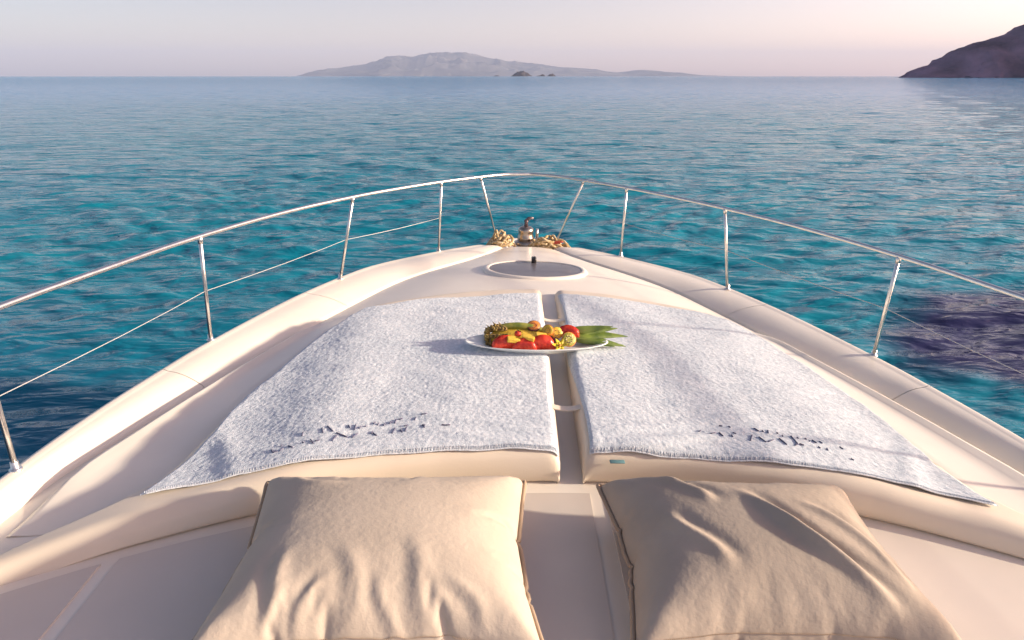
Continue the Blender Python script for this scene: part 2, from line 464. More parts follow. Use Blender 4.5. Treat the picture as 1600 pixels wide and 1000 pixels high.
# bulwark: inward-leaning side panels with a rounded cap, three panels a side
def bulwark(side, ya, yb):
    fr = [i for i in range(NB) if ya < OUTC[i, 1] < yb]
    if ya > -3: fr = [float(np.interp(ya, OUTC[:, 1], np.arange(NB)))] + fr
    if yb < 6: fr = fr + [float(np.interp(yb, OUTC[:, 1], np.arange(NB)))]
    rows = []
    for i in fr:
        k = np.arange(NB)
        o, q = Vector((np.interp(i, k, OUTC[:, 0]), np.interp(i, k, OUTC[:, 1]))), Vector((np.interp(i, k, INNC[:, 0]), np.interp(i, k, INNC[:, 1])))
        d = (o-q); L = d.length; d = d/max(L, 1e-6)
        dr = float(drop(q.y))
        prof = [(0.0, -0.10), (0.012, -0.05), (0.012, -0.012), (0.004, 0.002), (-0.015, 0.008), (-0.035, 0.002)]
        prof = [(a*min(1, L/0.09), z) for a, z in prof]
        col = [(o.x+d.x*a, o.y+d.y*a, z) for a, z in prof]
        s0 = 0.038*min(1, L/0.09)
        for f in (0.08, 0.25, 0.5, 0.72, 0.88, 0.96, 1.0):
            a = -(s0+(L-s0)*f)
            z = -dr*(f**1.25) + 0.012*math.sin(f*math.pi)
            col.append((o.x+d.x*a, o.y+d.y*a, z))
        col.append((q.x-d.x*0.012, q.y-d.y*0.012, -dr-0.03))
        rows.append([(side*x, y, z+float(sheer(y))) for x, y, z in col])
    V, F = grid_np(np.array(rows))
    if side < 0: F = F[:, ::-1]
    np_obj('bulwark_panel', V, F, M_gel, yacht)
for side in (1, -1):
    bulwark(side, -3.3, 2.844); bulwark(side, 2.847, 4.048); bulwark(side, 4.051, 7)

# deck sheet from bow to far behind the camera
def build_deck():
    ys = np.concatenate([np.linspace(-3.2, 1.2, 20), np.linspace(1.25, 5.4, 130), np.linspace(5.43, 6.03, 20)])
    us = np.linspace(-1, 1, 61)
    P = np.zeros((len(ys), len(us)+2, 3))
    for i, Y in enumerate(ys):
        wi = float(w_in(Y)); xs = us*wi
        P[i, 1:-1, 0] = xs; P[i, :, 1] = Y
        P[i, 1:-1, 2] = deck_z(xs, Y)
        wo = max(wi, float(w_out(Y))-0.03)
        zz = -float(drop(Y))*0.85-0.035+float(sheer(Y)); P[i, 0] = (-wo, Y, zz); P[i, -1] = (wo, Y, zz)
    V, F = grid_np(P)
    np_obj('deck', V, F[:, ::-1], M_gel, yacht)
build_deck()

# nonskid panels moulded proud of the coachroof, behind the sunpad
def Yr(X): return 1.955-0.155*X*X
def nonskid(x0a, x0b, x1a, x1b, yb, m, ya=0.2):
    """quad panel following the deck: left edge runs x0a (near, y=ya) to x0b (far), right edge x1a to x1b; far edge follows the pad lip less yb"""
    ns, nt = 30, 40
    P = np.zeros((nt, ns, 3))
    for i in range(nt):
        for j in range(ns):
            s, t = j/(ns-1), i/(nt-1)
            X = (x0a*(1-t)+x0b*t)*(1-s)+(x1a*(1-t)+x1b*t)*s
            Y = ya*(1-t)+(Yr(X)-yb)*t
            P[i, j] = (X, Y, float(deck_z(X, Y))+0.005)
    V, F = grid_np(P)
    ring = [i for i in range(ns)] + [i*ns+ns-1 for i in range(1, nt)] + [(nt-1)*ns+j for j in reversed(range(ns-1))] + [i*ns for i in reversed(range(1, nt-1))]
    V = list(map(tuple, V)); F = [tuple(f) for f in F]; b = len(V)
    for r in ring: V.append((V[r][0], V[r][1], V[r][2]-0.008))
    for k in range(len(ring)):
        k2 = (k+1) % len(ring); F.append((ring[k], ring[k2], b+k2, b+k))
    o = mesh_obj('nonskid_panel', V, [tuple(reversed(f)) for f in F[:(ns-1)*(nt-1)]] + F[(ns-1)*(nt-1):], m, yacht, smooth=False)
    return o
nonskid(-1.43, -1.43, 0.0-0.012, 0.05, 0.05, M_deck)
nonskid(0.058, 0.105, 1.43, 1.43, 0.05, M_deck)
nonskid(-1.9, -1.86, -1.475, -1.475, 0.05, M_deck)
nonskid(1.475, 1.475, 1.9, 1.86, 0.05, M_deck)

# side lids between sunpad and bulwark
def padW(Y): return np.interp(Y, [1.4, 1.75, 2.6, 3.4, 3.7, 3.9, 4.0], [1.44, 1.43, 1.36, 1.2, 1.05, 0.8, 0.6])
def side_lid(side, ya, yb):
    rows = []
    for Y in np.linspace(ya, yb, 24):
        xi, xo = float(padW(Y))+0.012, float(w_in(Y))-0.085-0.05*float(smoothstep(2.6, 1.8, Y))*0
        if xo < xi+0.03: xo = xi+0.03
        zi, zo = float(deck_z(xi, Y)), float(deck_z(xo, Y))
        e = float(smoothstep(0.0, 0.35, min(Y-ya, yb-Y)))
        h = 0.034
        col = []
        for s, hh in ((0, 0.0), (0, 0.7), (0.05, 1.0), (0.3, 0.86), (0.6, 0.9), (0.84, 1.0), (0.93, 1.45), (0.965, 1.45), (1.0, 0.9), (1.0, -0.3)):
            x = xi+(xo-xi)*s; z = zi+(zo-zi)*s+h*hh*max(e, 0.08)
            col.append((side*x, Y, z))
        rows.append(col)
    V, F = grid_np(np.array(rows))
    if side < 0: F = F[:, ::-1]
    np_obj('side_lid', V, F[:, ::-1], M_gel, yacht)
for side in (1, -1):
    side_lid(side, 1.72, 3.75)

# ------------------------------------------------------------------ bow rail
RAIL = [(2.10, -0.6), (2.09, 0.6), (2.055, 1.5), (1.985, 2.05), (1.90, 2.5), (1.763, 3.1), (1.535, 3.75), (1.257, 4.3), (1.02, 4.67), (0.735, 5.05), (0.43, 5.385), (0.22, 5.57), (0.0, 5.645)]
rc = catmull(RAIL, 120)
path = [(x, y, 0.6) for x, y in rc] + [(-x, y, 0.6) for x, y in rc[-2::-1]]
V, F = tube_geo(path, 0.0118, 12)
mesh_obj('top_rail', V, F, M_steel, yacht)
STAN = [((2.012, 2.0), (1.995, 1.98)), ((1.822, 3.22), (1.757, 3.12)), ((1.389, 4.37), (1.256, 4.30)), ((0.765, 5.21), (0.728, 5.06)), ((0.263, 5.84), (0.43, 5.385)), ((2.055, 0.9), (2.075, 0.9))]
for side in (1, -1):
    for i, ((bx, by), (tx, ty)) in enumerate(STAN):
        b = Vector((side*bx, by, float(sheer(by)))); t = Vector((side*tx, ty, 0.595))
        V, F = tube_geo([b, b.lerp(t, 0.5), t], 0.0098, 10)
        st = mesh_obj('stanchion', V, F, M_steel, yacht)
        f = MB().lathe([(0.022, 0), (0.022, 0.005), (0.018, 0.009), (0.0135, 0.012), (0.013, 0.035), (0.010, 0.038)], 16, b+Vector((0, 0, 0.003)))
        f.build('foot', M_steel, st)
        d = (b-t).normalized()
        MB().tube([t-d*0.004, t+d*0.03], 0.0128, 10).build('rail_clamp', M_steel, st)
    wire = [Vector((side*2.065, 0.9, 0.29))]
    for (bx, by), (tx, ty) in STAN[:4]:
        p = Vector((side*(bx+tx)/2, (by+ty)/2, 0.30)); a = wire[-1]
        for k in (0.25, 0.5, 0.75):
            q = a.lerp(p, k); q.z -= 0.008*math.sin(k*math.pi); wire.append(q)
        wire.append(p)
    V, F = tube_geo(wire, 0.0021, 6)
    mesh_obj('lifeline', V, F, M_wire, yacht)

# ------------------------------------------------------------------ round deck hatch
HX, HY_, HRX, HRY = 0.0, 4.50, 0.335, 0.235
def hatch():
    prof = [(1.15, -0.014), (1.14, 0.004), (1.11, 0.013), (1.07, 0.016), (1.03, 0.015), (1.012, 0.012), (1.0, 0.000)]
    seg = 64; V, F = [], []
    for r, z in prof:
        for k in range(seg):
            a = 2*math.pi*k/seg; rr = 1+(r-1)
            x, y = HX+HRX*rr*math.cos(a), HY_+HRY*rr*math.sin(a)
            V.append((x, y, float(deck_z(x, y))*0.4 + 0.6*float(deck_z(HX, y)) + z))
    for i in range(len(prof)-1):
        for k in range(seg):
            k2 = (k+1) % seg; F.append((i*seg+k, i*seg+k2, (i+1)*seg+k2, (i+1)*seg+k))
    fr = mesh_obj('deck_hatch', V, F, M_gel, yacht)
    V, F = [], []
    rings = [0.0, 0.3, 0.6, 0.85, 0.97, 1.005]
    for r in rings:
        for k in range(seg):
            a = 2*math.pi*k/seg
            x, y = HX+HRX*r*math.cos(a), HY_+HRY*r*math.sin(a)
            V.append((x, y, float(deck_z(x, y))*0.4+0.6*float(deck_z(HX, y))+0.010))
    for i in range(len(rings)-1):
        for k in range(seg):
            k2 = (k+1) % seg; F.append((i*seg+k, i*seg+k2, (i+1)*seg+k2, (i+1)*seg+k))
    mesh_obj('hatch_glass', V, F, M_glass, fr)
    z0 = float(deck_z(0, 4.70))
    lt = MB().box((-0.018, 4.665, z0+0.008), (0.018, 4.73, z0+0.05), 0.006).tube([(-0.004, 4.69, z0+0.045), (0.0, 4.66, z0+0.062), (0.004, 4.62, z0+0.05)], 0.008, 8)
    lt.build('hatch_latch', M_black, fr)
hatch()

# ------------------------------------------------------------------ anchor windlass
M_pewter = mat('worn_bronze', (0.43, 0.37, 0.31), 0.3, metal=1.0, var=0.25, vscale=25)
def windlass():
    c = Vector((0, 0, 0))
    w0 = Vector((-0.02, 5.66, float(deck_z(0.0, 5.66))-0.002))
    w = MB().lathe([(0.098, 0), (0.098, 0.018), (0.090, 0.026), (0.072, 0.03), (0.07, 0.045), (0.088, 0.05), (0.09, 0.066), (0.07, 0.072), (0.062, 0.085)], 28, c).build('windlass', M_pewter, yacht)
    MB().lathe([(0.058, 0.083), (0.066, 0.092), (0.064, 0.105), (0.058, 0.125), (0.056, 0.145), (0.062, 0.160), (0.058, 0.176), (0.040, 0.190), (0.018, 0.196)], 28, c).build('capstan_drum', M_pewter, w)
    MB().lathe([(0.016, 0.19), (0.013, 0.225), (0.017, 0.235), (0.012, 0.245)], 14, c).tube([c+Vector((-0.01, 0, 0.232)), c+Vector((0.02, 0, 0.258)), c+Vector((0.055, 0, 0.262))], [0.012, 0.014, 0.009], 10).build('lever', mat('dark_metal', (0.16, 0.12, 0.13), 0.4, metal=0.6), w)
    w.location = w0; w.scale = (1.15, 1.15, 1.12)
    MB().box(tuple(c+Vector((0.07, -0.03, 0.0))), tuple(c+Vector((0.115, 0.03, 0.10))), 0.008).tube([c+Vector((0.09, 0, 0.1)), c+Vector((0.088, 0, 0.175))], 0.011, 8).build('chain_stopper', M_steel, w)
windlass()

def rope_heap(cx, cy, wx, wy, h, n, seed, label, r=0.0115):
    rr = random.Random(seed)
    o = boat_thing('rope', label, 'rope', (cx, cy, float(deck_z(cx*0.7, cy))-0.004), 0, 'tangled mooring ropes by the windlass')
    pts = []
    ph = rr.uniform(0, 6)
    for i in range(n):
        f = i/n
        a = i*0.62+ph
        k = 0.45+0.5*rr.random()
        x = wx*k*math.cos(a)+wx*0.35*math.sin(i*0.093+ph); y = wy*k*math.sin(a)
        d = (x/wx)**2*0.6+(y/wy)**2*0.4
        z = 0.012+max(0, h*(1-0.8*d)*rr.uniform(0.2, 1.0))*(0.3+0.7*f)
        pts.append((x, y, z))
    cp = catmull(pts, n*5)
    MB().tube([tuple(p) for p in cp], r, 6).build('rope_line', M_rope, o)
    return o
rope_heap(-0.235, 5.55, 0.105, 0.09, 0.20, 60, 3, 'tan rope heaped in a knot left of the windlass')
rope_heap(0.185, 5.57, 0.16, 0.09, 0.16, 84, 5, 'tan rope tangled in a long heap right of the windlass')
# red whipping twine on the right heap
tw = MB()
for k in range(5):
    a = k*0.12
    tw.tube([(0.22+k*0.012, 5.47, 0.03), (0.235+k*0.012, 5.455, 0.06), (0.25+k*0.012, 5.47, 0.045)], 0.006, 6)
twine = tw.build('twine', mat('red_twine', (0.5, 0.08, 0.05), 0.8)); tag(twine, 'short red twine lashed over the rope right of the windlass', 'twine'); twine.matrix_world = HEEL

# ------------------------------------------------------------------ sunpad cushions
def pad_top(X, Y):
    return 0.158-0.030*X*X-0.03*smoothstep(0.9, 1.35, np.abs(X))-0.045*smoothstep(1.38, 1.95, np.abs(X)) + 0.010*smoothstep(2.0, 3.2, Y) - 0.045*smoothstep(2.7, 3.9, Y)
def Yf(X): return 3.93-0.30*X*X
def chan(Y): return -0.055+(Y-1.95)*0.031
CH_W = 0.085
RIN, RREAR, ROUT = 0.045, 0.075, 0.055
def edge_fall(d, r):
    d = np.clip(d, 0, r); return r-np.sqrt(np.maximum(r*r-(r-d)**2, 0))
def Wt(t): return np.interp(t, [0, 0.035, 0.07, 0.10, 0.14, 0.2, 0.45, 0.8, 0.9, 1.0], [1.96, 1.95, 1.80, 1.58, 1.465, 1.435, 1.375, 1.22, 1.14, 1.02])
def pad_z(X, Y, side):
    xi = chan(Y)+(CH_W if side > 0 else 0)
    din = (X-xi)*side
    t = np.clip((Y-Yr(X))/(Yf(X)-Yr(X)), 0, 1)
    dout = Wt(t)-np.abs(X)
    z = pad_top(X, Y)
    z = z-edge_fall(din, RIN)-edge_fall(Y-Yr(X), RREAR)-edge_fall(dout, ROUT)-edge_fall(Yf(X)-Y, 0.06)
    return z
def cushion(side, label):
    th = boat_thing('sunpad_cushion', label, 'cushion', (0, 0, 0), 0, 'sunpad cushions on the foredeck')
    s = np.concatenate([[0, .004, .012, .022], np.linspace(0.035, 0.95, 60), [.965, .98, .99, .996, 1.0]])
    t = np.concatenate([[0, .003, .008, .015, .025, .035], np.linspace(0.045, 0.96, 90), [.975, .985, .993, 1.0]])
    T, S = np.meshgrid(t, s, indexing='ij')
    W = Wt(T)
    X = side*S*W
    for _ in range(3):
        Y = Yr(X)+(Yf(X)-Yr(X))*T
        xi = chan(Y)+(CH_W if side > 0 else 0)
        X = xi+(side*W-xi)*S
    Y = Yr(X)+(Yf(X)-Yr(X))*T
    Z = pad_z(X, Y, side)
    Z = Z + 0.004*vnoise(X, Y, 2.2, 91)+0.0015*vnoise(X, Y, 9, 92)
    nt, ns = X.shape
    V = np.stack([X, Y, Z], -1)
    Vv, F = grid_np(V)
    Vv = [tuple(v) for v in Vv]; F = [tuple(f) for f in F]
    ring = [j for j in range(ns)] + [i*ns+ns-1 for i in range(1, nt)] + [(nt-1)*ns+j for j in reversed(range(ns-1))] + [i*ns for i in reversed(range(1, nt-1))]
    cen = np.array([side*0.7, 2.8])
    n = len(ring)
    R2 = np.array([Vv[r] for r in ring])
    tang = np.roll(R2, -1, 0)[:, :2]-np.roll(R2, 1, 0)[:, :2]
    nor = np.stack([tang[:, 1], -tang[:, 0]], -1)*side; nor /= np.maximum(np.linalg.norm(nor, axis=1)[:, None], 1e-6)
    levels = []
    for f, off0 in ((0.2, 0.0012), (0.45, 0.0), (0.7, -0.006), (0.88, -0.016), (1.0, -0.032)):
        b = len(Vv); levels.append(b)
        for k in range(n):
            x, y, z = R2[k]; zb = float(deck_z(x, y))-0.004
            off = off0*(0.2 if (k >= ns+nt+ns-2 and off0 < 0) else 1.0)
            Vv.append((x+nor[k, 0]*off, y+nor[k, 1]*off, z+(zb-z)*f))
    prev = ring
    for b in levels:
        cur = [b+k for k in range(n)]
        for k in range(n):
            k2 = (k+1) % n; F.append((prev[k], cur[k], cur[k2], prev[k2]))
        prev = cur
    if side > 0: F = [tuple(reversed(f)) for f in F]
    body = mesh_obj('cushion_cover', Vv, F, M_vinyl, th)
    # piping along the rear and channel rim
    rear = [(float(R2[k, 0]+nor[k, 0]*0.006), float(R2[k, 1]+nor[k, 1]*0.006), float(R2[k, 2])-0.022) for k in range(0, ns, 2)]
    return th
padL = cushion(-1, 'cream sunpad cushion on the left half of the foredeck under a towel')
padR = cushion(1, 'cream sunpad cushion on the right half of the foredeck under a towel')
# straps that tie the two cushions together over the gap
for k, (Y, wd) in enumerate(((2.30, 0.036), (3.30, 0.036))):
    xa, xb = float(chan(Y))-0.02, float(chan(Y))+CH_W+0.02
    za = 0.142
    prof = []
    for i in range(9):
        f = i/8; x = xa+(xb-xa)*f
        z = za+0.004-0.012*math.sin(f*math.pi)
        prof.append((x, z))
    V, F = [], []
    for x, z in prof:
        V += [(x, Y-wd/2, z), (x, Y+wd/2, z), (x, Y+wd/2, z-0.004), (x, Y-wd/2, z-0.004)]
    for i in range(8):
        for j in range(4):
            j2 = (j+1) % 4; F.append((i*4+j, i*4+j2, i*4+4+j2, i*4+4+j))
    st = mesh_obj('strap', V, [tuple(reversed(f)) for f in F]+[(0, 1, 2, 3), (35, 34, 33, 32)], M_vinyl, None, smooth=False)
    tag(st, ['cream strap across the cushion gap near the pillows', 'cream strap across the cushion gap just beyond the platter'][k], 'strap', 'straps across the cushion gap'); st.matrix_world = HEEL

# ------------------------------------------------------------------ towels
def towel_material():
    m = mat('terry_towel', (0.55, 0.62, 0.69), 0.95, spec=0.08, var=0.10, vscale=60, bump=0.8, bscale=360, bdist=0.004, detail=6, color2=(0.68, 0.735, 0.785))
    p = m.node_tree.nodes['Principled BSDF']
    p.inputs['Sheen Weight'].default_value = 0.25; p.inputs['Sheen Roughness'].default_value = 0.6
    return m
M_towel = towel_material()
M_thread = mat('towel_thread', (0.13, 0.13, 0.20), 0.9)
M_hem = mat('towel_hem', (0.66, 0.69, 0.72), 0.95, spec=0.05, var=0.2, vscale=200)

STROKES_L = [(-1.078, 1.959, -1.065, 1.938), (-1.065, 1.938, -1.05, 1.943), (-1.043, 1.943, -1.038, 1.956), (-1.051, 1.991, -1.051, 1.982), (-1.023, 1.974, -1.002, 1.958), (-0.992, 2.038, -0.994, 2.061), (-0.978, 1.993, -0.971, 1.986), (-0.953, 2.007, -0.934, 1.977), (-0.934, 1.995, -0.919, 2.0), (-0.929, 2.077, -0.919, 2.049), (-0.913, 2.092, -0.898, 2.073), (-0.898, 2.073, -0.883, 2.055), (-0.872, 1.992, -0.868, 2.012), (-0.868, 2.012, -0.863, 2.033), (-0.869, 2.047, -0.847, 2.034), (-0.847, 2.034, -0.825, 2.019), (-0.837, 2.099, -0.828, 2.081), (-0.808, 2.067, -0.811, 2.105), (-0.794, 2.077, -0.789, 2.092), (-0.805, 2.014, -0.792, 2.045), (-0.775, 2.092, -0.771, 2.099), (-0.743, 2.042, -0.74, 2.06), (-0.737, 2.047, -0.719, 2.026), (-0.746, 2.112, -0.744, 2.127), (-0.731, 2.106, -0.728, 2.12), (-0.708, 2.101, -0.705, 2.116), (-0.688, 2.112, -0.683, 2.131), (-0.668, 2.115, -0.667, 2.145), (-0.658, 2.145, -0.643, 2.151), (-0.667, 2.044, -0.661, 2.082), (-0.642, 2.069, -0.63, 2.05), (-0.621, 2.055, -0.62, 2.084), (-0.631, 2.093, -0.617, 2.098), (-0.596, 2.133, -0.593, 2.153), (-0.575, 2.169, -0.553, 2.174), (-0.565, 2.095, -0.552, 2.096), (-0.555, 2.095, -0.553, 2.075), (-0.491, 2.098, -0.476, 2.095), (-0.476, 2.095, -0.459, 2.097)]
STROKES_R = [(0.479, 2.094, 0.49, 2.102), (0.518, 2.075, 0.539, 2.085), (0.554, 2.086, 0.56, 2.059), (0.572, 2.142, 0.584, 2.139), (0.609, 2.139, 0.611, 2.129), (0.597, 2.073, 0.597, 2.06), (0.607, 2.09, 0.617, 2.082), (0.655, 2.036, 0.677, 2.076), (0.702, 2.126, 0.714, 2.106), (0.729, 2.111, 0.73, 2.102), (0.753, 2.116, 0.746, 2.095), (0.698, 2.065, 0.71, 2.026), (0.717, 2.028, 0.748, 2.047), (0.781, 2.104, 0.788, 2.1), (0.773, 2.06, 0.782, 2.012), (0.798, 2.089, 0.797, 2.08), (0.833, 2.09, 0.827, 2.019), (0.827, 2.019, 0.813, 2.011), (0.834, 2.024, 0.849, 2.016), (0.853, 2.082, 0.855, 2.074), (0.882, 2.079, 0.886, 2.072), (0.887, 2.057, 0.888, 2.053), (0.905, 2.068, 0.909, 2.041), (0.93, 2.061, 0.933, 2.045), (0.903, 2.014, 0.905, 2.005), (0.931, 2.007, 0.929, 1.994), (0.994, 2.032, 0.999, 2.017), (1.001, 1.964, 1.01, 1.957)]

def pad_noise(X, Y): return 0.004*vnoise(X, Y, 2.2, 91)+0.0015*vnoise(X, Y, 9, 92)
def towel_surface(side, X, Y, seed):
    z = pad_z(X, Y, side)+pad_noise(X, Y)+0.012
    zmin = z-0.006
    ax = np.abs(X)
    # soft rumples: along the outer edge, near the front corner and by the stitching
    z = z + 0.006*vnoise(X*1.0, Y*0.6, 3.5, seed) + 0.0035*vnoise(X+0.5*Y, Y*2.0, 6.5, seed+1)
    fr = np.exp(-((Y-(Yr(X)+0.12))/0.10)**2)
    z = z + fr*0.006*vnoise(X*0.5, Y*3, 8.0, seed+2)
    # diagonal drag folds near the inner front corner
    q = (Y-2.02)-0.28*(ax-0.35)
    z = z + 0.007*np.exp(-(q/0.035)**2)*smoothstep(0.05, 0.2, ax)*smoothstep(0.75, 0.45, ax)
    q2 = (Y-2.12)-0.22*(ax-0.30)
    z = z + 0.005*np.exp(-(q2/0.03)**2)*smoothstep(0.05, 0.2, ax)*smoothstep(0.9, 0.5, ax)
    q3 = (X*side-1.2)-0.5*(Y-1.9)
    z = z + 0.008*np.exp(-(q3/0.05)**2)*smoothstep(2.3, 2.0, Y)
    return np.maximum(z, zmin)
def towel(side, label, strokes, seed):
    th = boat_thing('towel', label, 'towel', (0, 0, 0), 0, 'beach towels spread on the sunpad')
    ns, nt = 270, 380
    s, t = np.linspace(0, 1, ns), np.linspace(0, 1, nt)
    T, S = np.meshgrid(t, s, indexing='ij')
    # outline: inner edge beside the gap, front edge just behind the pad lip, outer edge tapering to the bow
    ye = 1.945+(3.76-1.945)*T
    inner = chan(ye)+(CH_W if side > 0 else 0)+side*(0.012+0.012*np.sin(ye*5+seed))
    outer = side*np.interp(T, [0, 0.04, 0.12, 0.3, 0.5, 0.75, 0.95, 1.0], [1.425, 1.405, 1.375, 1.365, 1.335, 1.265, 1.185, 1.155])
    outer = outer+side*(0.02*np.exp(-T*12)+0.012*vnoise(T, T*0, 7, seed+5))
    X = inner+(outer-inner)*S
    yfront = Yr(X)+0.018+0.125*S**2.5 + (0.0015*np.sin(S*40+seed)+0.007*vnoise(S, S*0, 4, seed+6))
    yback = 3.765-0.10*S-0.235*S**2.6 + 0.012*vnoise(S, S*0, 6, seed+7)
    Y = yfront+(yback-yfront)*T
    Z = towel_surface(side, X, Y, seed)
    g = np.random.default_rng(seed)
    pile = g.uniform(-1, 1, X.shape)
    pile = 0.6*pile+0.4*(np.roll(pile, 1, 0)+np.roll(pile, 1, 1))/1.2
    em = np.minimum(np.minimum(S, 1-S)*ns, np.minimum(T, 1-T)*nt)
    Z = Z + 0.0014*pile*np.clip(em/6, 0, 1) + 0.0005*vnoise(X, Y, 45, seed+8) + 0.0008*vnoise(X, Y, 14, seed+9)
    for q in ((T-0.34)*1.3, (T-0.67)*1.3):                     # creases left from folding
        q = q+0.004*vnoise(X, Y, 3, seed+11); Z = Z + 0.0010*np.exp(-(q/0.012)**2)-0.0010*np.exp(-((q-0.022)/0.014)**2)
    X = X + 0.0012*g.uniform(-1, 1, X.shape); Y = Y + 0.0012*g.uniform(-1, 1, X.shape)
    Z = Z - 0.005*np.clip(1-em/2.0, 0, 1)
    P = np.stack([X, Y, Z], -1)
    V, F = grid_np(P)
    if side > 0: F = F[:, ::-1]
    np_obj('terry_cloth', V, F[:, ::1], M_towel, th)
    # overlocked hem: ribs of thread all round the cloth
    hem = MB()
    def rib(a, b): hem.tube([a, (Vector(a)+Vector(b))/2+Vector((0, 0, 0.001)), b], 0.0011, 4)
    for j in range(0, ns-1):
        a = P[0, j]; b = P[2, min(ns-1, j+1)]
        rib(Vector(a)-Vector((0, 0.002, 0.0)), Vector(b)+Vector((0, 0, 0.0004)))
    for i in range(0, nt-1, 2):
        a = P[i, 0]; b = P[i, 3]
        rib(Vector(a), Vector(b)+Vector((0, 0, 0.0004)))
    tag(hem.build('hem_stitching', M_hem, th), kind='stuff')
    edge = [Vector(P[0, j])+Vector((0, -0.001, 0.0)) for j in range(0, ns, 3)]
    MB().tube(edge, 0.003, 6).build('hem_roll', M_hem, th)
    # embroidered lettering in dark thread
    emb = MB()
    for x0, y0, x1, y1 in strokes:
        pts = []
        for k in range(4):
            f = k/3; x = x0+(x1-x0)*f; y = y0+(y1-y0)*f
            pts.append((x, y, float(towel_surface(side, np.array([x]), np.array([y]), seed)[0])+0.0022))
        emb.tube(pts, 0.0026, 5)
    tag(emb.build('embroidery', M_thread, th), kind='stuff')
    return th, P
tL, PL = towel(-1, 'pale blue grey terry towel spread over the left sunpad cushion', STROKES_L, 40)
tR, PR = towel(1, 'pale blue grey terry towel spread over the right sunpad cushion', STROKES_R, 60)
# small teal care tag peeping out under the right towel's front hem
tagm = MB().box((0.118, 1.93, 0.118), (0.172, 1.950, 0.123), 0.002)
tagm.build('care_tag', mat('teal_tag', (0.12, 0.25, 0.27), 0.6), tR)

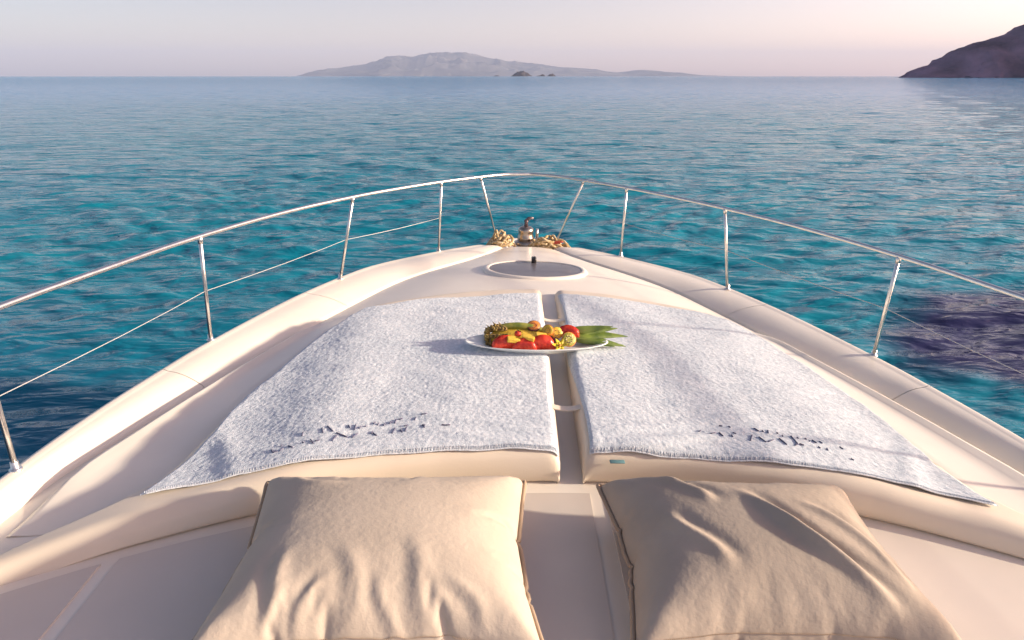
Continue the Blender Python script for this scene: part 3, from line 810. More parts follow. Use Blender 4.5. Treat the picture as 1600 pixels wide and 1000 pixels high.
# ------------------------------------------------------------------ scatter pillows (cloth shapes settled beforehand and stored)
# per cover: the change of x, then y, then z from one cloth point to the next, in half millimetres
CLOTH = {'a': [
-842,0,4,5,5,5,4,4,4,4,4,4,4,5,16,-11,-1,2,3,2,2,1,2,2,2,20,-14,14,-19,-3,-4,-3,-4,-3,-4,-3,-3,-4,-3,-4,-4,-3,-4,-5,-4,-5,-5,-5,0,29,-3,-4,-3,-1,-1,-1,1,-1,-1,1,-1,0,-2,-14,25,-8,
0,-1,-1,2,1,1,0,0,-10,27,-39,19,0,-1,1,0,0,0,0,-1,2,-1,0,1,0,0,1,0,1,3,5,3,29,0,-3,-3,-3,-2,0,-1,0,0,-1,0,-1,2,-2,-12,21,-10,1,1,-2,1,-1,1,0,9,-11,3,-3,1,1,-1,1,0,1,0,1,-1,1,0,0,0,
1,0,2,4,2,3,0,28,1,0,-2,-2,-1,-1,-1,0,-1,0,-1,1,-3,4,-4,-1,3,-1,0,0,-1,0,0,1,3,-15,10,1,0,0,1,1,-1,1,0,0,1,0,2,0,0,-1,2,2,1,2,0,-1,28,1,0,0,-2,0,0,-1,0,-1,-1,0,-1,0,0,0,-8,12,-5,1,
0,-1,0,-2,0,-1,1,2,-1,0,1,0,0,1,0,1,0,1,0,0,0,1,1,0,-1,2,1,0,-1,29,-1,1,0,0,-4,-1,-1,-1,0,0,0,-1,0,-1,1,0,-1,0,-1,0,0,1,-2,-1,-3,9,-5,0,0,1,1,0,0,1,0,1,-1,1,0,1,0,1,2,3,0,0,-1,1,
28,1,-1,1,-1,1,-3,-1,-1,0,-1,-1,0,0,-1,2,-2,0,0,0,-1,0,1,-1,-3,-4,8,-1,0,0,1,0,0,1,0,0,1,0,0,1,0,1,2,2,0,0,0,0,-1,29,-1,1,-1,1,0,-1,-1,-1,-1,-1,1,-1,0,-1,0,0,-2,1,0,0,0,0,-1,1,-10,
7,1,1,1,0,0,1,1,-1,1,0,0,1,0,1,1,2,0,0,0,0,0,0,28,1,0,0,0,-1,1,-1,-1,0,-1,-1,0,-1,0,0,0,-3,3,-1,1,-1,-1,0,3,-5,-1,2,2,0,1,0,0,0,1,0,0,1,0,0,1,1,0,1,0,0,-1,0,0,28,0,1,0,0,0,0,0,-1,
-1,0,-1,0,0,0,0,-1,0,0,0,-1,0,-1,2,1,-3,-5,4,2,0,0,1,0,0,0,0,1,0,1,1,1,0,0,-1,1,0,0,0,0,29,0,-1,1,0,0,0,-1,0,0,-1,0,0,-1,0,0,0,0,0,-1,0,0,-2,2,0,-2,-7,11,-3,2,-1,0,1,0,1,0,-1,1,0,
1,0,1,0,0,0,-1,1,0,-1,28,1,0,-1,0,1,0,0,0,0,0,-1,-1,1,-1,0,0,-1,0,1,-1,0,0,-1,0,1,1,-1,0,0,1,0,-1,1,-1,1,1,0,0,0,1,0,0,0,0,0,0,-1,1,29,-1,1,0,0,0,-1,1,0,-1,0,0,0,-1,0,0,0,1,-1,-1,
1,0,0,0,-2,2,0,-1,1,0,0,0,0,0,1,0,0,0,1,0,0,0,0,0,-1,1,-1,1,0,28,1,-1,1,0,0,0,0,0,0,0,0,-1,0,0,0,0,-1,1,0,-1,0,0,0,-3,3,0,1,0,-1,0,0,1,0,0,0,0,1,0,0,-1,0,1,0,0,0,0,-1,0,20,7,-7,0,
8,0,1,0,0,0,-1,1,0,0,0,-1,0,0,-1,1,0,0,0,0,0,0,1,-1,0,0,0,0,0,0,0,0,1,-1,0,1,0,0,-1,1,0,0,0,0,0,23,2,2,1,-2,0,0,2,0,0,1,-1,1,-1,0,0,0,0,1,-1,0,0,0,0,1,0,-1,0,0,0,0,0,0,0,1,0,-1,1,
0,0,0,0,0,0,0,-1,0,0,0,29,-8,7,0,-3,1,2,0,0,1,0,0,-1,1,0,0,0,0,-1,0,0,0,0,0,0,0,0,1,0,0,0,0,0,0,-1,1,0,0,0,-1,1,0,0,-1,1,0,0,0,-5,29,0,0,0,0,0,0,-1,1,0,0,0,0,0,0,-1,0,1,0,0,0,0,0,
0,0,0,0,-1,0,0,0,1,0,0,0,-1,1,0,0,0,0,-1,-1,-1,-1,3,0,0,-5,29,0,0,0,0,0,0,0,0,0,0,0,0,0,-1,1,0,-1,0,0,0,1,0,0,0,0,0,0,0,0,0,-1,0,1,0,0,0,0,0,0,0,0,-1,0,0,-4,-1,0,6,29,0,-1,1,-1,1,
-1,1,0,0,0,0,0,0,0,0,0,0,0,0,0,-1,0,0,1,0,0,0,0,0,0,0,0,0,0,0,0,0,0,-1,-1,0,1,0,-3,-2,-1,-1,3,29,-1,1,0,0,0,0,0,0,0,0,0,0,0,0,0,0,0,0,0,0,0,0,0,-1,1,0,0,0,0,0,0,0,0,0,0,0,0,-1,1,0,
0,0,-3,2,0,0,0,0,25,4,0,0,0,-1,0,-1,0,2,0,0,0,0,0,0,0,0,0,0,0,0,0,0,0,0,0,0,0,0,0,0,0,0,0,0,0,0,0,0,-1,0,0,1,-1,1,0,0,0,26,3,0,0,0,0,-2,1,1,-1,0,1,0,0,0,0,0,0,0,0,0,0,0,0,0,0,0,0,
0,0,0,0,0,0,0,0,0,0,0,0,0,-1,0,1,0,0,0,0,0,29,-4,0,-1,1,1,2,0,0,0,0,0,1,0,0,0,0,0,0,0,0,0,0,0,1,-1,0,0,0,0,0,0,0,0,0,0,0,-1,1,0,0,0,0,0,0,0,0,0,0,29,-4,0,1,0,1,2,0,0,0,0,0,0,0,1,
-1,0,0,0,0,0,0,0,1,-1,0,0,0,0,0,0,0,1,-1,0,0,0,0,0,-1,1,0,0,0,0,0,0,0,0,28,1,0,0,0,0,-1,1,0,-1,1,0,0,0,0,0,0,0,0,0,0,1,0,-1,0,0,0,0,0,0,0,0,0,0,0,1,-1,0,0,0,0,0,-1,1,0,0,0,0,0,29,
0,0,0,0,0,0,0,0,0,0,0,0,0,0,1,0,0,0,0,0,-1,0,0,0,0,0,0,0,0,0,1,-1,0,0,0,0,0,0,0,0,0,0,0,0,0,0,0,0,29,0,0,0,0,0,0,-1,0,1,0,0,0,0,0,0,0,0,0,0,0,0,0,0,0,0,0,0,0,0,1,-1,0,0,0,0,0,0,0,
0,0,0,0,0,0,0,0,0,0,29,0,0,0,0,-1,0,0,0,1,0,0,0,0,0,0,0,0,0,0,0,0,0,0,0,0,0,0,1,0,-1,0,0,0,0,0,0,0,0,0,-1,1,0,0,0,0,0,0,0,29,0,0,0,0,0,0,0,0,-1,1,0,0,0,0,0,0,0,0,0,0,0,0,0,0,0,1,0,
-1,0,0,0,0,0,0,0,0,0,0,0,0,0,0,0,0,0,0,0,0,29,0,0,0,0,0,0,0,0,0,0,0,0,0,0,0,0,0,0,0,0,0,0,1,0,0,-1,0,0,0,0,0,0,0,0,0,0,0,0,0,0,0,0,-1,1,0,0,0,0,29,0,0,0,0,0,0,0,0,0,0,0,0,0,0,0,0,
0,0,0,1,0,0,-1,0,0,0,0,0,0,0,0,0,0,1,-1,0,0,0,0,0,0,0,0,0,0,0,0,0,29,0,0,0,0,0,0,0,0,0,-1,1,0,0,0,0,0,0,1,0,-1,0,0,0,0,0,0,0,0,0,0,0,0,1,-1,0,0,0,0,0,0,0,0,0,0,0,0,0,0,29,0,0,0,0,
0,0,0,0,0,0,0,0,0,0,0,0,1,-1,0,0,0,0,0,0,0,0,0,0,0,1,0,0,-1,0,0,-1,1,-1,1,0,0,0,0,0,0,0,0,0,29,0,0,0,0,0,0,0,0,0,0,0,0,0,0,0,1,-1,0,0,0,0,0,0,0,0,0,1,0,0,-1,0,0,0,0,0,0,-1,1,-1,0,
-1,1,1,0,0,0,0,0,29,0,0,0,0,0,0,0,0,0,0,0,0,0,0,1,-1,0,0,0,0,0,0,0,1,0,0,-1,0,0,0,0,0,0,0,0,0,0,-2,-1,0,0,2,1,-1,1,0,0,-1,29,0,0,0,0,0,0,0,0,0,0,0,0,0,0,0,0,0,0,0,0,0,1,0,-1,0,0,0,
0,0,0,0,0,0,0,0,0,-1,1,0,-1,0,-2,-3,0,-2,-1,-1,10,29,0,0,0,-1,1,0,0,0,0,0,0,0,0,0,0,0,0,0,0,0,1,-1,0,0,0,0,0,0,0,0,0,0,0,0,0,0,0,0,0,0,-2,-3,-1,-1,0,0,0,0,29,0,0,-1,1,0,0,0,0,0,0,
-1,1,0,1,-1,0,0,0,0,1,-1,0,0,0,0,0,0,0,0,0,0,0,0,0,0,0,0,-1,0,0,0,0,1,-1,0,0,1,-7,29,0,0,0,0,-1,1,0,0,0,0,0,0,0,0,0,0,0,0,0,0,0,0,0,0,0,0,0,0,0,0,0,0,0,0,-1,1,0,0,0,-1,1,0,0,0,-1,
0,0,1,29,0,0,0,0,-1,-1,0,1,1,-1,1,0,0,0,0,0,0,0,0,0,0,0,0,0,0,0,0,0,0,0,0,0,0,0,0,0,0,0,0,0,0,0,-1,1,0,0,0,-2,29,0,0,0,0,-1,-2,-1,0,1,3,0,0,0,0,0,0,0,0,0,-1,1,0,0,0,0,0,0,0,0,0,0,
0,0,0,0,0,0,0,0,0,0,0,0,0,0,0,0,-2,29,0,-1,-3,-2,3,2,1,0,0,0,0,0,0,0,0,0,0,0,0,0,-1,0,0,1,0,0,0,0,0,0,0,0,0,0,0,0,0,0,0,0,0,0,0,0,0,0,-1,1,29,-9,4,5,-6,1,2,2,1,0,-1,1,-1,1,-1,1,0,
0,0,0,0,0,0,0,-1,0,0,0,0,0,1,0,0,0,-1,1,0,0,0,0,0,-1,1,0,0,0,-1,0,0,28,0,-11,0,11,0,0,1,0,0,0,-1,1,0,0,-1,0,0,1,0,0,0,0,0,0,0,0,0,0,0,-1,0,0,0,1,0,-1,1,0,-1,1,0,0,0,0,0,0,0,0,23,
-4,9,1,0,0,0,0,0,0,0,0,0,-1,1,0,0,0,-1,0,0,0,0,0,0,0,1,0,0,0,0,0,0,0,0,0,0,0,0,0,0,0,0,0,-1,1,0,0,0,16,12,1,0,0,0,0,-1,1,-1,1,0,0,0,-1,0,0,0,0,0,0,0,0,0,0,1,-1,0,0,0,0,0,0,0,0,0,1,
-1,0,1,0,0,0,0,0,-1,1,0,0,28,1,-1,1,-1,1,0,0,-1,1,0,0,-1,1,0,0,-1,0,0,0,0,0,0,0,0,0,0,0,0,0,0,0,0,1,0,0,0,0,0,0,0,0,0,0,0,0,0,0,-1,28,1,0,-1,1,0,0,0,0,0,-1,0,1,-1,0,-1,1,0,0,-1,0,
0,0,0,0,0,-3,4,-1,0,0,1,0,-1,1,0,0,1,0,0,0,0,0,0,0,0,-1,0,1,29,-1,1,0,0,-1,1,0,0,0,0,-1,0,0,-1,1,0,-1,0,0,0,-1,1,-1,1,-1,-2,2,1,0,0,0,0,1,-1,1,0,0,1,0,0,0,-1,1,0,0,0,0,0,28,1,0,0,
0,0,0,0,0,-1,0,0,-1,0,0,0,0,0,-2,1,0,0,-1,1,-1,1,-2,1,2,-1,1,-1,1,-1,1,0,0,1,0,0,0,1,0,0,0,0,0,0,0,29,-1,0,1,0,0,0,0,-1,0,0,0,-1,-1,1,-1,0,0,-1,1,-1,1,-1,0,0,0,0,-10,10,1,-1,1,-1,
1,0,0,1,0,1,1,0,0,0,0,0,0,0,-1,0,28,1,0,0,0,0,-1,0,1,-1,-1,-1,0,0,-1,1,-4,3,-1,0,0,0,1,-1,0,-1,4,-7,1,3,0,0,1,0,1,0,0,1,0,0,1,1,0,-1,1,-1,1,0,0,29,0,0,-1,0,1,0,0,-2,-1,0,-1,0,0,0,
-1,-2,1,0,0,1,-1,0,0,-1,0,0,-3,1,2,2,0,0,0,0,1,0,0,1,1,1,0,1,0,0,0,-1,1,0,28,0,0,1,0,0,0,-2,-1,0,-2,1,-1,0,0,-1,-1,1,0,0,-1,0,0,0,-1,0,1,-2,-2,4,-1,1,1,0,0,0,1,0,0,1,1,1,1,1,-1,1,
0,0,-1,28,1,0,0,0,-1,-2,-1,-1,-1,-1,1,0,-1,0,-9,12,-4,0,0,0,-1,0,0,0,0,1,1,-13,10,2,-1,0,1,1,1,-1,1,0,1,0,1,2,2,0,0,0,-1,1,29,-1,1,0,0,-4,-2,0,-1,0,0,-1,-1,1,-3,-1,2,1,1,-1,-1,1,0,
-1,-1,1,0,5,-10,2,2,1,1,0,0,1,0,1,0,1,0,0,1,1,4,0,0,0,-1,28,1,0,0,-3,2,-1,-1,0,-1,-1,0,0,-1,0,-2,1,0,1,-1,1,-1,0,0,0,-1,1,-2,-1,1,0,2,0,1,1,-1,2,-1,1,0,1,1,0,1,-1,2,0,0,0,28,1,0,
-3,0,-3,0,-1,-1,0,1,-3,-3,4,1,-1,2,-3,0,0,0,0,-1,0,1,0,-2,-11,16,-3,-1,0,1,0,0,1,0,1,0,0,1,1,0,1,1,1,3,0,-1,29,0,-3,-2,-4,-1,-1,-1,0,-1,-1,-1,4,-15,12,12,-23,12,0,-1,0,0,0,0,1,-1,
0,-2,10,-8,-1,0,-1,2,0,0,1,0,1,0,0,0,1,0,3,3,2,3,0,29,-2,-5,-3,-1,-1,-1,0,-1,0,-1,0,-14,23,-12,-9,22,-10,1,1,0,1,0,1,-1,0,0,17,-34,13,2,-1,1,-1,1,0,0,0,0,0,0,1,0,1,0,1,2,4,5,-700,
30,30,30,29,30,29,30,30,29,30,30,29,30,26,28,30,29,30,30,30,30,30,30,30,21,26,27,23,30,30,29,30,30,30,29,30,30,30,29,30,30,29,30,29,30,29,30,30,1,-3,0,0,1,0,1,-1,0,1,-1,0,1,0,4,-2,
-2,1,0,0,0,0,-1,0,0,7,1,-15,7,0,-1,1,0,0,-1,1,0,0,-1,1,0,0,0,0,1,-1,1,0,-2,6,-5,-3,0,0,0,0,1,0,-1,1,0,0,-1,0,4,-1,-1,0,0,0,-1,1,0,0,-7,3,4,0,0,1,0,-1,0,1,0,0,-1,1,0,0,0,0,0,0,1,0,
-2,-6,6,-3,-2,-3,0,0,0,0,0,1,-1,0,0,1,0,-1,1,0,0,0,0,1,0,0,-1,-4,-3,9,0,0,0,0,1,-1,0,0,0,1,0,0,-1,0,1,0,0,0,-2,-3,-2,6,-1,-5,1,-3,0,0,0,0,0,0,0,0,0,0,0,2,0,-1,0,0,0,0,0,1,0,-1,3,0,
-1,0,0,0,1,0,0,0,0,-1,0,1,0,0,0,0,-2,0,-5,-1,6,-2,0,-4,2,-4,0,0,0,0,1,0,-1,0,0,1,0,0,0,0,0,0,0,0,0,3,4,-5,0,1,0,-1,0,0,0,0,0,0,1,0,0,0,0,-1,-2,0,-3,1,-3,6,-1,-2,-1,-1,0,-2,-1,0,0,
0,0,1,0,0,0,0,0,0,0,0,0,0,-1,0,5,-1,-1,0,0,0,1,0,0,0,0,0,0,-1,0,0,0,0,-1,-3,1,-1,-2,0,6,-1,-1,0,-2,-1,-1,-1,0,-1,0,0,0,0,0,0,0,1,0,0,0,0,0,0,0,5,-4,2,-1,0,0,0,0,0,0,0,0,0,1,0,0,-1,
-1,-2,0,-1,-1,-1,0,5,0,-1,-1,1,-2,-2,0,-1,0,0,0,0,0,0,0,-1,0,1,0,0,0,0,0,0,0,1,1,1,0,0,0,0,0,0,0,0,-1,0,0,0,0,-2,0,-1,-1,0,-1,-1,6,-1,-1,0,-2,0,0,-2,-1,0,0,0,-1,0,0,0,1,0,0,0,0,0,
0,1,-1,-2,3,2,-1,0,0,0,0,0,0,0,0,1,0,-1,-1,-1,0,-1,0,-1,-1,0,-1,5,-1,0,-1,-1,0,-1,0,-1,0,-1,0,0,0,0,0,0,0,0,0,0,0,0,0,0,-1,1,2,1,0,-1,0,0,0,0,0,0,0,-1,1,-1,0,-1,-1,-1,0,-1,0,0,6,
-1,0,-1,0,-2,0,-1,0,-1,0,-1,1,-1,0,0,0,0,0,0,0,0,0,0,0,1,0,1,0,-1,1,0,0,0,0,0,0,-1,1,-1,0,-2,0,0,0,-2,0,-2,1,5,0,-1,-1,-1,1,-1,-1,0,-1,0,0,-1,1,0,-1,0,0,0,0,0,0,0,0,1,1,0,-1,0,1,0,
0,0,0,0,-1,0,1,-1,-1,0,0,-1,-1,-1,0,0,1,-2,6,-1,0,-2,-2,-1,1,1,-1,0,-1,-1,1,-1,0,1,0,0,0,0,-1,0,0,0,0,1,0,1,0,0,0,-1,0,0,0,1,-1,0,-1,1,-1,0,-1,1,-1,0,-2,-1,1,21,-11,10,-1,-11,-3,
-5,0,0,0,0,0,0,0,0,-1,0,0,0,0,1,0,0,0,0,0,0,0,0,0,0,1,0,-1,0,0,0,-1,1,-1,0,0,0,-1,0,-1,0,-1,-2,-17,31,-21,0,18,1,-1,-10,-1,0,0,1,-1,0,-1,1,0,0,0,0,0,0,0,0,0,0,0,0,0,0,0,0,0,1,-1,0,
0,0,-1,0,0,0,-2,-1,1,0,-1,-5,4,-1,-18,11,4,-6,1,4,12,-2,-4,-1,0,0,0,0,0,0,0,0,0,0,0,0,0,0,0,0,0,0,0,0,0,0,0,0,0,0,0,0,-1,-1,-1,5,-2,-2,-2,0,6,-19,0,2,2,-3,1,-1,0,-5,2,3,0,-1,0,0,0,
0,0,0,-1,0,0,0,0,1,0,0,0,0,0,0,0,0,0,-1,1,-1,1,-1,0,1,1,1,-12,-1,-1,4,1,2,23,1,0,-1,2,-2,1,0,1,0,-1,0,0,-1,0,0,0,0,-1,1,0,0,0,0,-1,1,0,0,0,0,0,0,0,0,0,0,0,-1,1,0,-1,-1,0,7,0,-11,
-8,-2,0,17,-1,2,1,0,2,-1,-1,0,-1,1,-1,-1,1,-1,0,0,0,0,0,0,0,0,0,0,0,0,0,0,0,0,0,0,0,0,0,0,0,-1,0,-3,-1,-2,4,6,10,3,1,1,-35,3,1,-3,0,-1,1,0,0,0,-1,1,0,-1,1,0,-1,0,0,0,0,0,0,0,0,-1,
1,0,0,0,0,0,0,-1,1,-1,1,-1,0,-1,3,1,0,-3,-9,3,7,2,-4,12,13,-14,3,-1,-1,4,2,1,-1,-4,-1,-1,0,0,0,0,0,0,0,0,0,0,0,0,0,-1,1,0,0,0,0,0,0,0,0,-1,1,0,1,-1,-4,-1,-1,9,0,-4,-1,2,0,-13,16,1,
1,-1,-6,-3,0,2,6,0,-1,-2,0,0,0,0,0,0,0,0,0,0,0,0,0,-1,1,0,0,0,-1,1,0,0,0,-1,0,-1,1,3,2,1,-4,-1,-1,0,-1,2,-3,16,1,-1,0,-3,-4,-9,0,-1,0,2,2,0,0,0,-1,1,0,0,0,0,0,0,0,0,0,-1,1,0,-1,1,
0,-1,1,-1,1,0,0,-1,0,-1,-1,1,0,1,0,1,0,3,-16,0,2,0,3,3,8,-1,-1,0,0,0,-1,0,0,0,0,0,0,0,0,0,0,0,0,0,0,-1,0,1,0,0,0,-1,1,-1,0,-1,0,0,1,2,-1,1,-1,0,-1,0,0,0,-2,-1,1,2,2,-1,0,0,0,-1,0,
0,0,0,0,0,0,0,0,0,0,0,0,0,0,0,0,0,0,0,0,0,0,0,0,0,1,0,0,-1,-1,0,-1,0,1,0,1,0,-1,0,1,2,-1,0,0,0,-1,0,1,-1,0,0,0,0,0,0,0,0,0,0,0,0,0,0,0,0,0,0,0,-1,1,0,-1,1,-1,0,0,-1,0,0,1,0,0,0,1,
0,1,-1,-1,0,0,3,2,0,0,-1,-1,-2,0,0,0,0,0,0,0,0,0,0,0,0,0,0,0,0,0,0,0,0,0,0,0,0,-1,1,0,0,1,0,-1,-1,0,1,-1,0,0,0,0,0,-1,-1,-2,-1,1,0,2,0,2,0,1,-1,0,0,0,0,0,-1,0,1,0,0,0,0,0,0,0,0,0,
0,0,0,0,0,-1,0,0,0,0,1,0,1,-1,0,-1,0,-1,0,0,1,1,0,-1,0,0,1,1,-1,0,-1,0,0,0,0,0,-1,1,0,-1,1,0,0,0,0,0,0,0,0,0,-1,0,1,0,0,0,0,0,0,-1,0,-1,1,0,1,0,0,0,0,0,-1,0,1,0,0,-1,0,0,1,0,0,0,0,
0,0,0,0,0,0,-1,1,0,0,0,0,0,0,0,0,0,0,0,0,0,0,0,0,0,1,0,0,-1,0,-1,0,0,0,0,0,1,0,-1,0,0,0,0,0,0,0,0,0,0,0,-1,1,0,0,0,0,0,0,0,0,0,0,0,-1,1,0,0,0,0,1,-1,0,0,-1,-1,0,0,0,1,0,0,0,-1,1,0,
0,0,0,0,-1,0,0,1,0,0,0,0,0,0,0,0,0,0,0,0,-1,1,0,0,0,0,0,0,0,0,1,-1,-1,-1,1,1,-1,1,0,0,0,-1,-1,1,1,0,0,0,0,0,0,0,-1,1,0,0,0,-1,0,1,0,0,0,0,0,0,0,0,0,0,0,0,0,0,0,0,0,0,1,-1,1,1,0,-1,
-2,1,-1,2,-2,-1,1,0,0,0,0,0,-1,-1,-1,1,0,1,1,0,0,0,0,0,0,0,0,-1,1,0,0,0,0,0,0,-1,1,0,0,0,0,0,0,0,0,0,1,-3,-2,-1,-1,1,-1,7,-1,-1,-1,0,2,0,0,0,0,1,-1,1,-1,-1,0,0,0,1,0,-1,0,1,0,0,0,
0,0,0,0,0,0,0,0,0,0,0,0,0,0,0,0,0,4,2,1,1,-1,-2,-7,-2,-1,2,3,-1,0,0,0,0,-1,0,0,1,0,0,0,0,-1,0,1,0,0,0,0,0,0,0,0,0,0,0,-1,1,0,0,-1,1,0,-1,1,0,-1,0,2,1,1,-9,-5,-3,-1,-1,-2,-1,21,-1,
0,1,-1,1,0,-1,0,0,0,0,0,1,0,0,0,-1,1,0,0,0,0,0,0,0,0,0,0,0,0,0,0,0,0,0,0,0,0,0,0,-1,10,4,2,2,1,0,-1,-36,0,0,-1,2,0,0,-1,0,0,0,-1,0,0,1,0,0,0,0,0,0,0,0,0,0,0,0,0,-1,1,0,0,0,0,0,0,0,
0,0,0,-2,-1,-1,4,4,1,0,1,-3,15,0,-1,1,-1,-1,-1,3,0,0,0,3,-2,-1,-1,0,1,0,0,0,0,0,0,0,0,0,0,0,0,-1,0,1,0,0,0,0,0,0,0,0,2,1,1,-1,-1,1,1,1,2,-4,0,1,-1,-1,0,6,0,1,-1,-2,-7,2,1,1,0,0,0,
0,0,0,0,0,0,0,0,0,0,0,0,0,0,0,0,0,0,0,0,0,0,0,1,0,-1,0,1,2,0,-1,-12,-1,1,0,0,0,-6,-2,-3,1,2,6,1,1,0,0,-1,1,0,0,0,0,0,0,0,0,0,0,0,0,0,0,0,0,0,0,0,1,0,-1,1,-1,1,1,1,0,0,-1,-6,16,0,1,
4,8,2,-3,-6,-9,1,1,1,0,-1,0,1,0,0,0,0,0,0,0,0,0,0,0,0,0,0,0,0,0,0,1,-1,0,0,0,1,-1,1,0,1,0,0,0,-2,8,-4,-1,19,-4,-12,-17,0,3,11,1,0,-1,1,0,0,0,0,0,0,0,0,0,0,0,0,0,0,0,0,0,0,0,0,0,0,
0,0,0,0,0,1,0,0,0,0,1,-1,4,-2,0,6,-10,-18,0,14,3,6,1,-2,0,0,-1,1,0,-1,1,0,0,0,0,0,0,0,0,0,0,0,0,0,0,0,0,0,-1,1,0,0,1,0,0,0,1,0,0,0,2,-1,1,-1,18,-40,16,3,1,1,-2,0,1,1,1,0,0,0,0,0,0,
0,0,0,0,0,0,0,0,0,0,0,0,0,0,0,0,0,0,0,1,-1,0,1,0,0,0,1,1,0,0,-1,2,-24,20,0,1,1,1,0,0,1,-1,0,0,0,1,0,0,0,0,0,0,0,0,0,0,0,0,0,0,0,0,0,-1,0,1,0,0,0,1,0,0,1,-1,1,1,0,0,1,0,-1,-7,3,0,1,
1,-1,1,1,0,1,0,0,0,0,1,-1,0,0,0,0,0,0,0,0,0,0,0,0,-1,0,0,1,0,0,-1,1,-1,1,0,0,1,1,0,-1,0,1,0,1,0,-5,1,0,0,0,2,0,0,1,0,0,1,1,-1,0,1,0,0,0,0,0,0,0,0,-1,0,0,-1,1,-1,0,0,0,0,1,-1,1,-1,
1,1,-1,1,0,1,0,1,1,0,0,-6,1,1,1,1,0,1,0,0,0,1,0,0,1,0,-1,0,0,0,0,0,0,0,0,1,0,-2,0,0,0,0,0,0,0,0,1,-1,1,0,0,1,0,1,0,1,0,-1,1,0,-5,1,1,0,1,0,0,1,0,1,0,1,0,-1,0,1,0,0,0,0,0,0,0,0,0,0,
-1,-2,0,1,0,0,0,0,0,-1,1,0,1,0,0,1,0,1,-1,1,1,0,1,-6,0,2,1,0,1,1,0,1,1,0,0,0,1,-1,0,0,0,0,0,0,-1,0,0,0,0,1,2,-4,0,-1,0,0,0,0,1,0,0,0,0,1,0,1,1,1,0,0,1,-1,-5,1,0,1,0,1,0,1,1,0,1,0,
0,0,1,0,-1,0,-1,0,0,1,0,0,0,0,2,-4,-1,0,1,0,0,0,-1,0,0,0,0,1,1,1,0,0,2,0,1,-1,1,-6,2,0,0,1,0,2,1,1,1,0,0,-1,0,0,0,0,0,0,0,0,0,0,0,0,0,0,-2,0,-1,0,0,0,0,1,0,0,0,-1,0,0,1,2,0,0,1,1,
1,0,-5,0,1,1,1,1,1,2,0,-1,0,0,1,0,0,0,-1,0,0,0,0,0,0,0,-1,0,0,-1,1,-2,0,0,0,0,0,0,0,0,1,0,-1,0,1,2,1,0,1,1,0,-6,1,1,2,0,2,2,0,-1,1,0,0,0,0,0,-3,1,0,0,0,0,0,0,0,1,0,0,1,4,-7,0,0,-1,
0,0,0,0,0,0,0,0,0,0,2,1,2,0,0,1,-6,1,2,2,0,3,0,-1,1,0,0,0,0,0,-1,0,-1,0,1,0,0,0,0,0,0,0,0,4,-3,-4,0,0,1,0,0,-1,0,0,0,0,1,-1,0,0,3,-1,3,2,0,-6,2,3,1,2,0,0,1,0,-1,0,0,0,0,0,-1,0,0,0,
0,0,-1,0,0,0,0,0,-1,0,0,-1,0,0,0,0,0,0,0,0,0,-1,1,0,0,0,1,1,3,2,-5,2,4,1,0,0,0,0,0,0,0,0,-1,0,1,-1,-1,0,0,0,0,1,0,0,0,0,0,-9,3,4,0,0,0,0,-1,1,0,0,-1,0,1,-1,0,0,0,0,1,4,2,-6,6,2,1,
-1,0,0,0,-1,1,0,-1,1,-3,-2,5,0,-2,0,0,0,0,0,0,0,0,0,-4,-4,7,1,0,-1,0,1,-1,0,0,0,0,0,0,0,0,-1,0,0,2,5,0,2,0,-1,1,-1,0,-1,1,0,-1,1,-5,2,1,-3,2,2,0,0,0,0,0,0,0,0,0,16,-5,-10,-1,0,1,
-1,0,1,-1,0,1,-1,0,1,-1,0,0,0,-1,0,4,259,1,0,-1,-1,0,-2,0,0,-1,-1,-1,-1,1,-1,0,2,-1,-1,-1,-1,-1,0,-1,-1,-5,4,2,1,2,0,1,1,1,1,0,2,1,1,0,1,0,1,1,2,0,2,0,0,2,63,1,1,2,-1,2,-2,1,0,-1,
2,-1,-1,1,-2,1,0,1,1,-2,1,-2,1,1,1,-9,10,-2,-2,2,-1,0,0,0,1,-1,-1,1,1,-1,1,0,0,-1,0,-2,0,-66,-2,4,26,2,1,2,-1,2,-1,0,2,-1,1,-2,2,3,-9,7,-1,-2,2,0,1,-1,0,-7,7,-1,1,1,-2,1,0,0,-1,0,
0,1,-1,-1,1,-1,1,-2,-1,-1,-3,-27,-1,0,-1,4,24,0,2,1,0,1,0,1,-1,0,3,-4,2,2,-3,1,1,0,-1,1,0,-1,-1,5,-2,-1,0,1,-1,-1,1,0,0,-1,-1,-1,1,0,0,-2,1,-3,-2,-22,-2,-1,-2,2,2,1,25,-2,0,1,-1,4,
-2,1,1,-1,1,1,3,-8,5,-1,1,1,-1,1,0,-1,2,-3,2,-1,0,-1,0,0,0,-2,1,-1,1,-2,-1,0,1,0,0,-23,-2,-3,1,0,1,0,2,-2,13,3,1,1,-1,1,1,0,1,0,-1,1,0,0,1,0,0,-1,2,1,2,-9,6,-1,0,0,0,0,-2,0,1,-1,0,
-1,0,0,-1,-2,-4,-8,-1,-1,-1,-2,0,-1,1,1,2,2,7,3,1,0,2,0,1,0,1,-1,0,1,0,0,0,1,-2,2,3,1,-5,1,1,-1,-1,0,0,0,-1,-1,0,0,-1,0,-1,-1,-4,-7,-5,2,-2,0,1,0,0,-1,2,1,1,3,5,3,1,0,1,1,0,1,-1,2,
1,-2,1,0,0,1,0,-1,8,-6,0,-1,0,-1,0,-1,-1,0,0,-1,0,-1,0,-2,-3,-4,-3,-2,-1,0,-1,-1,-1,-1,3,-1,-1,2,3,2,4,2,2,0,0,1,1,0,0,4,-3,0,0,1,0,1,-5,6,2,-2,-3,1,-1,0,-1,0,0,-1,0,-1,0,-2,-3,-3,
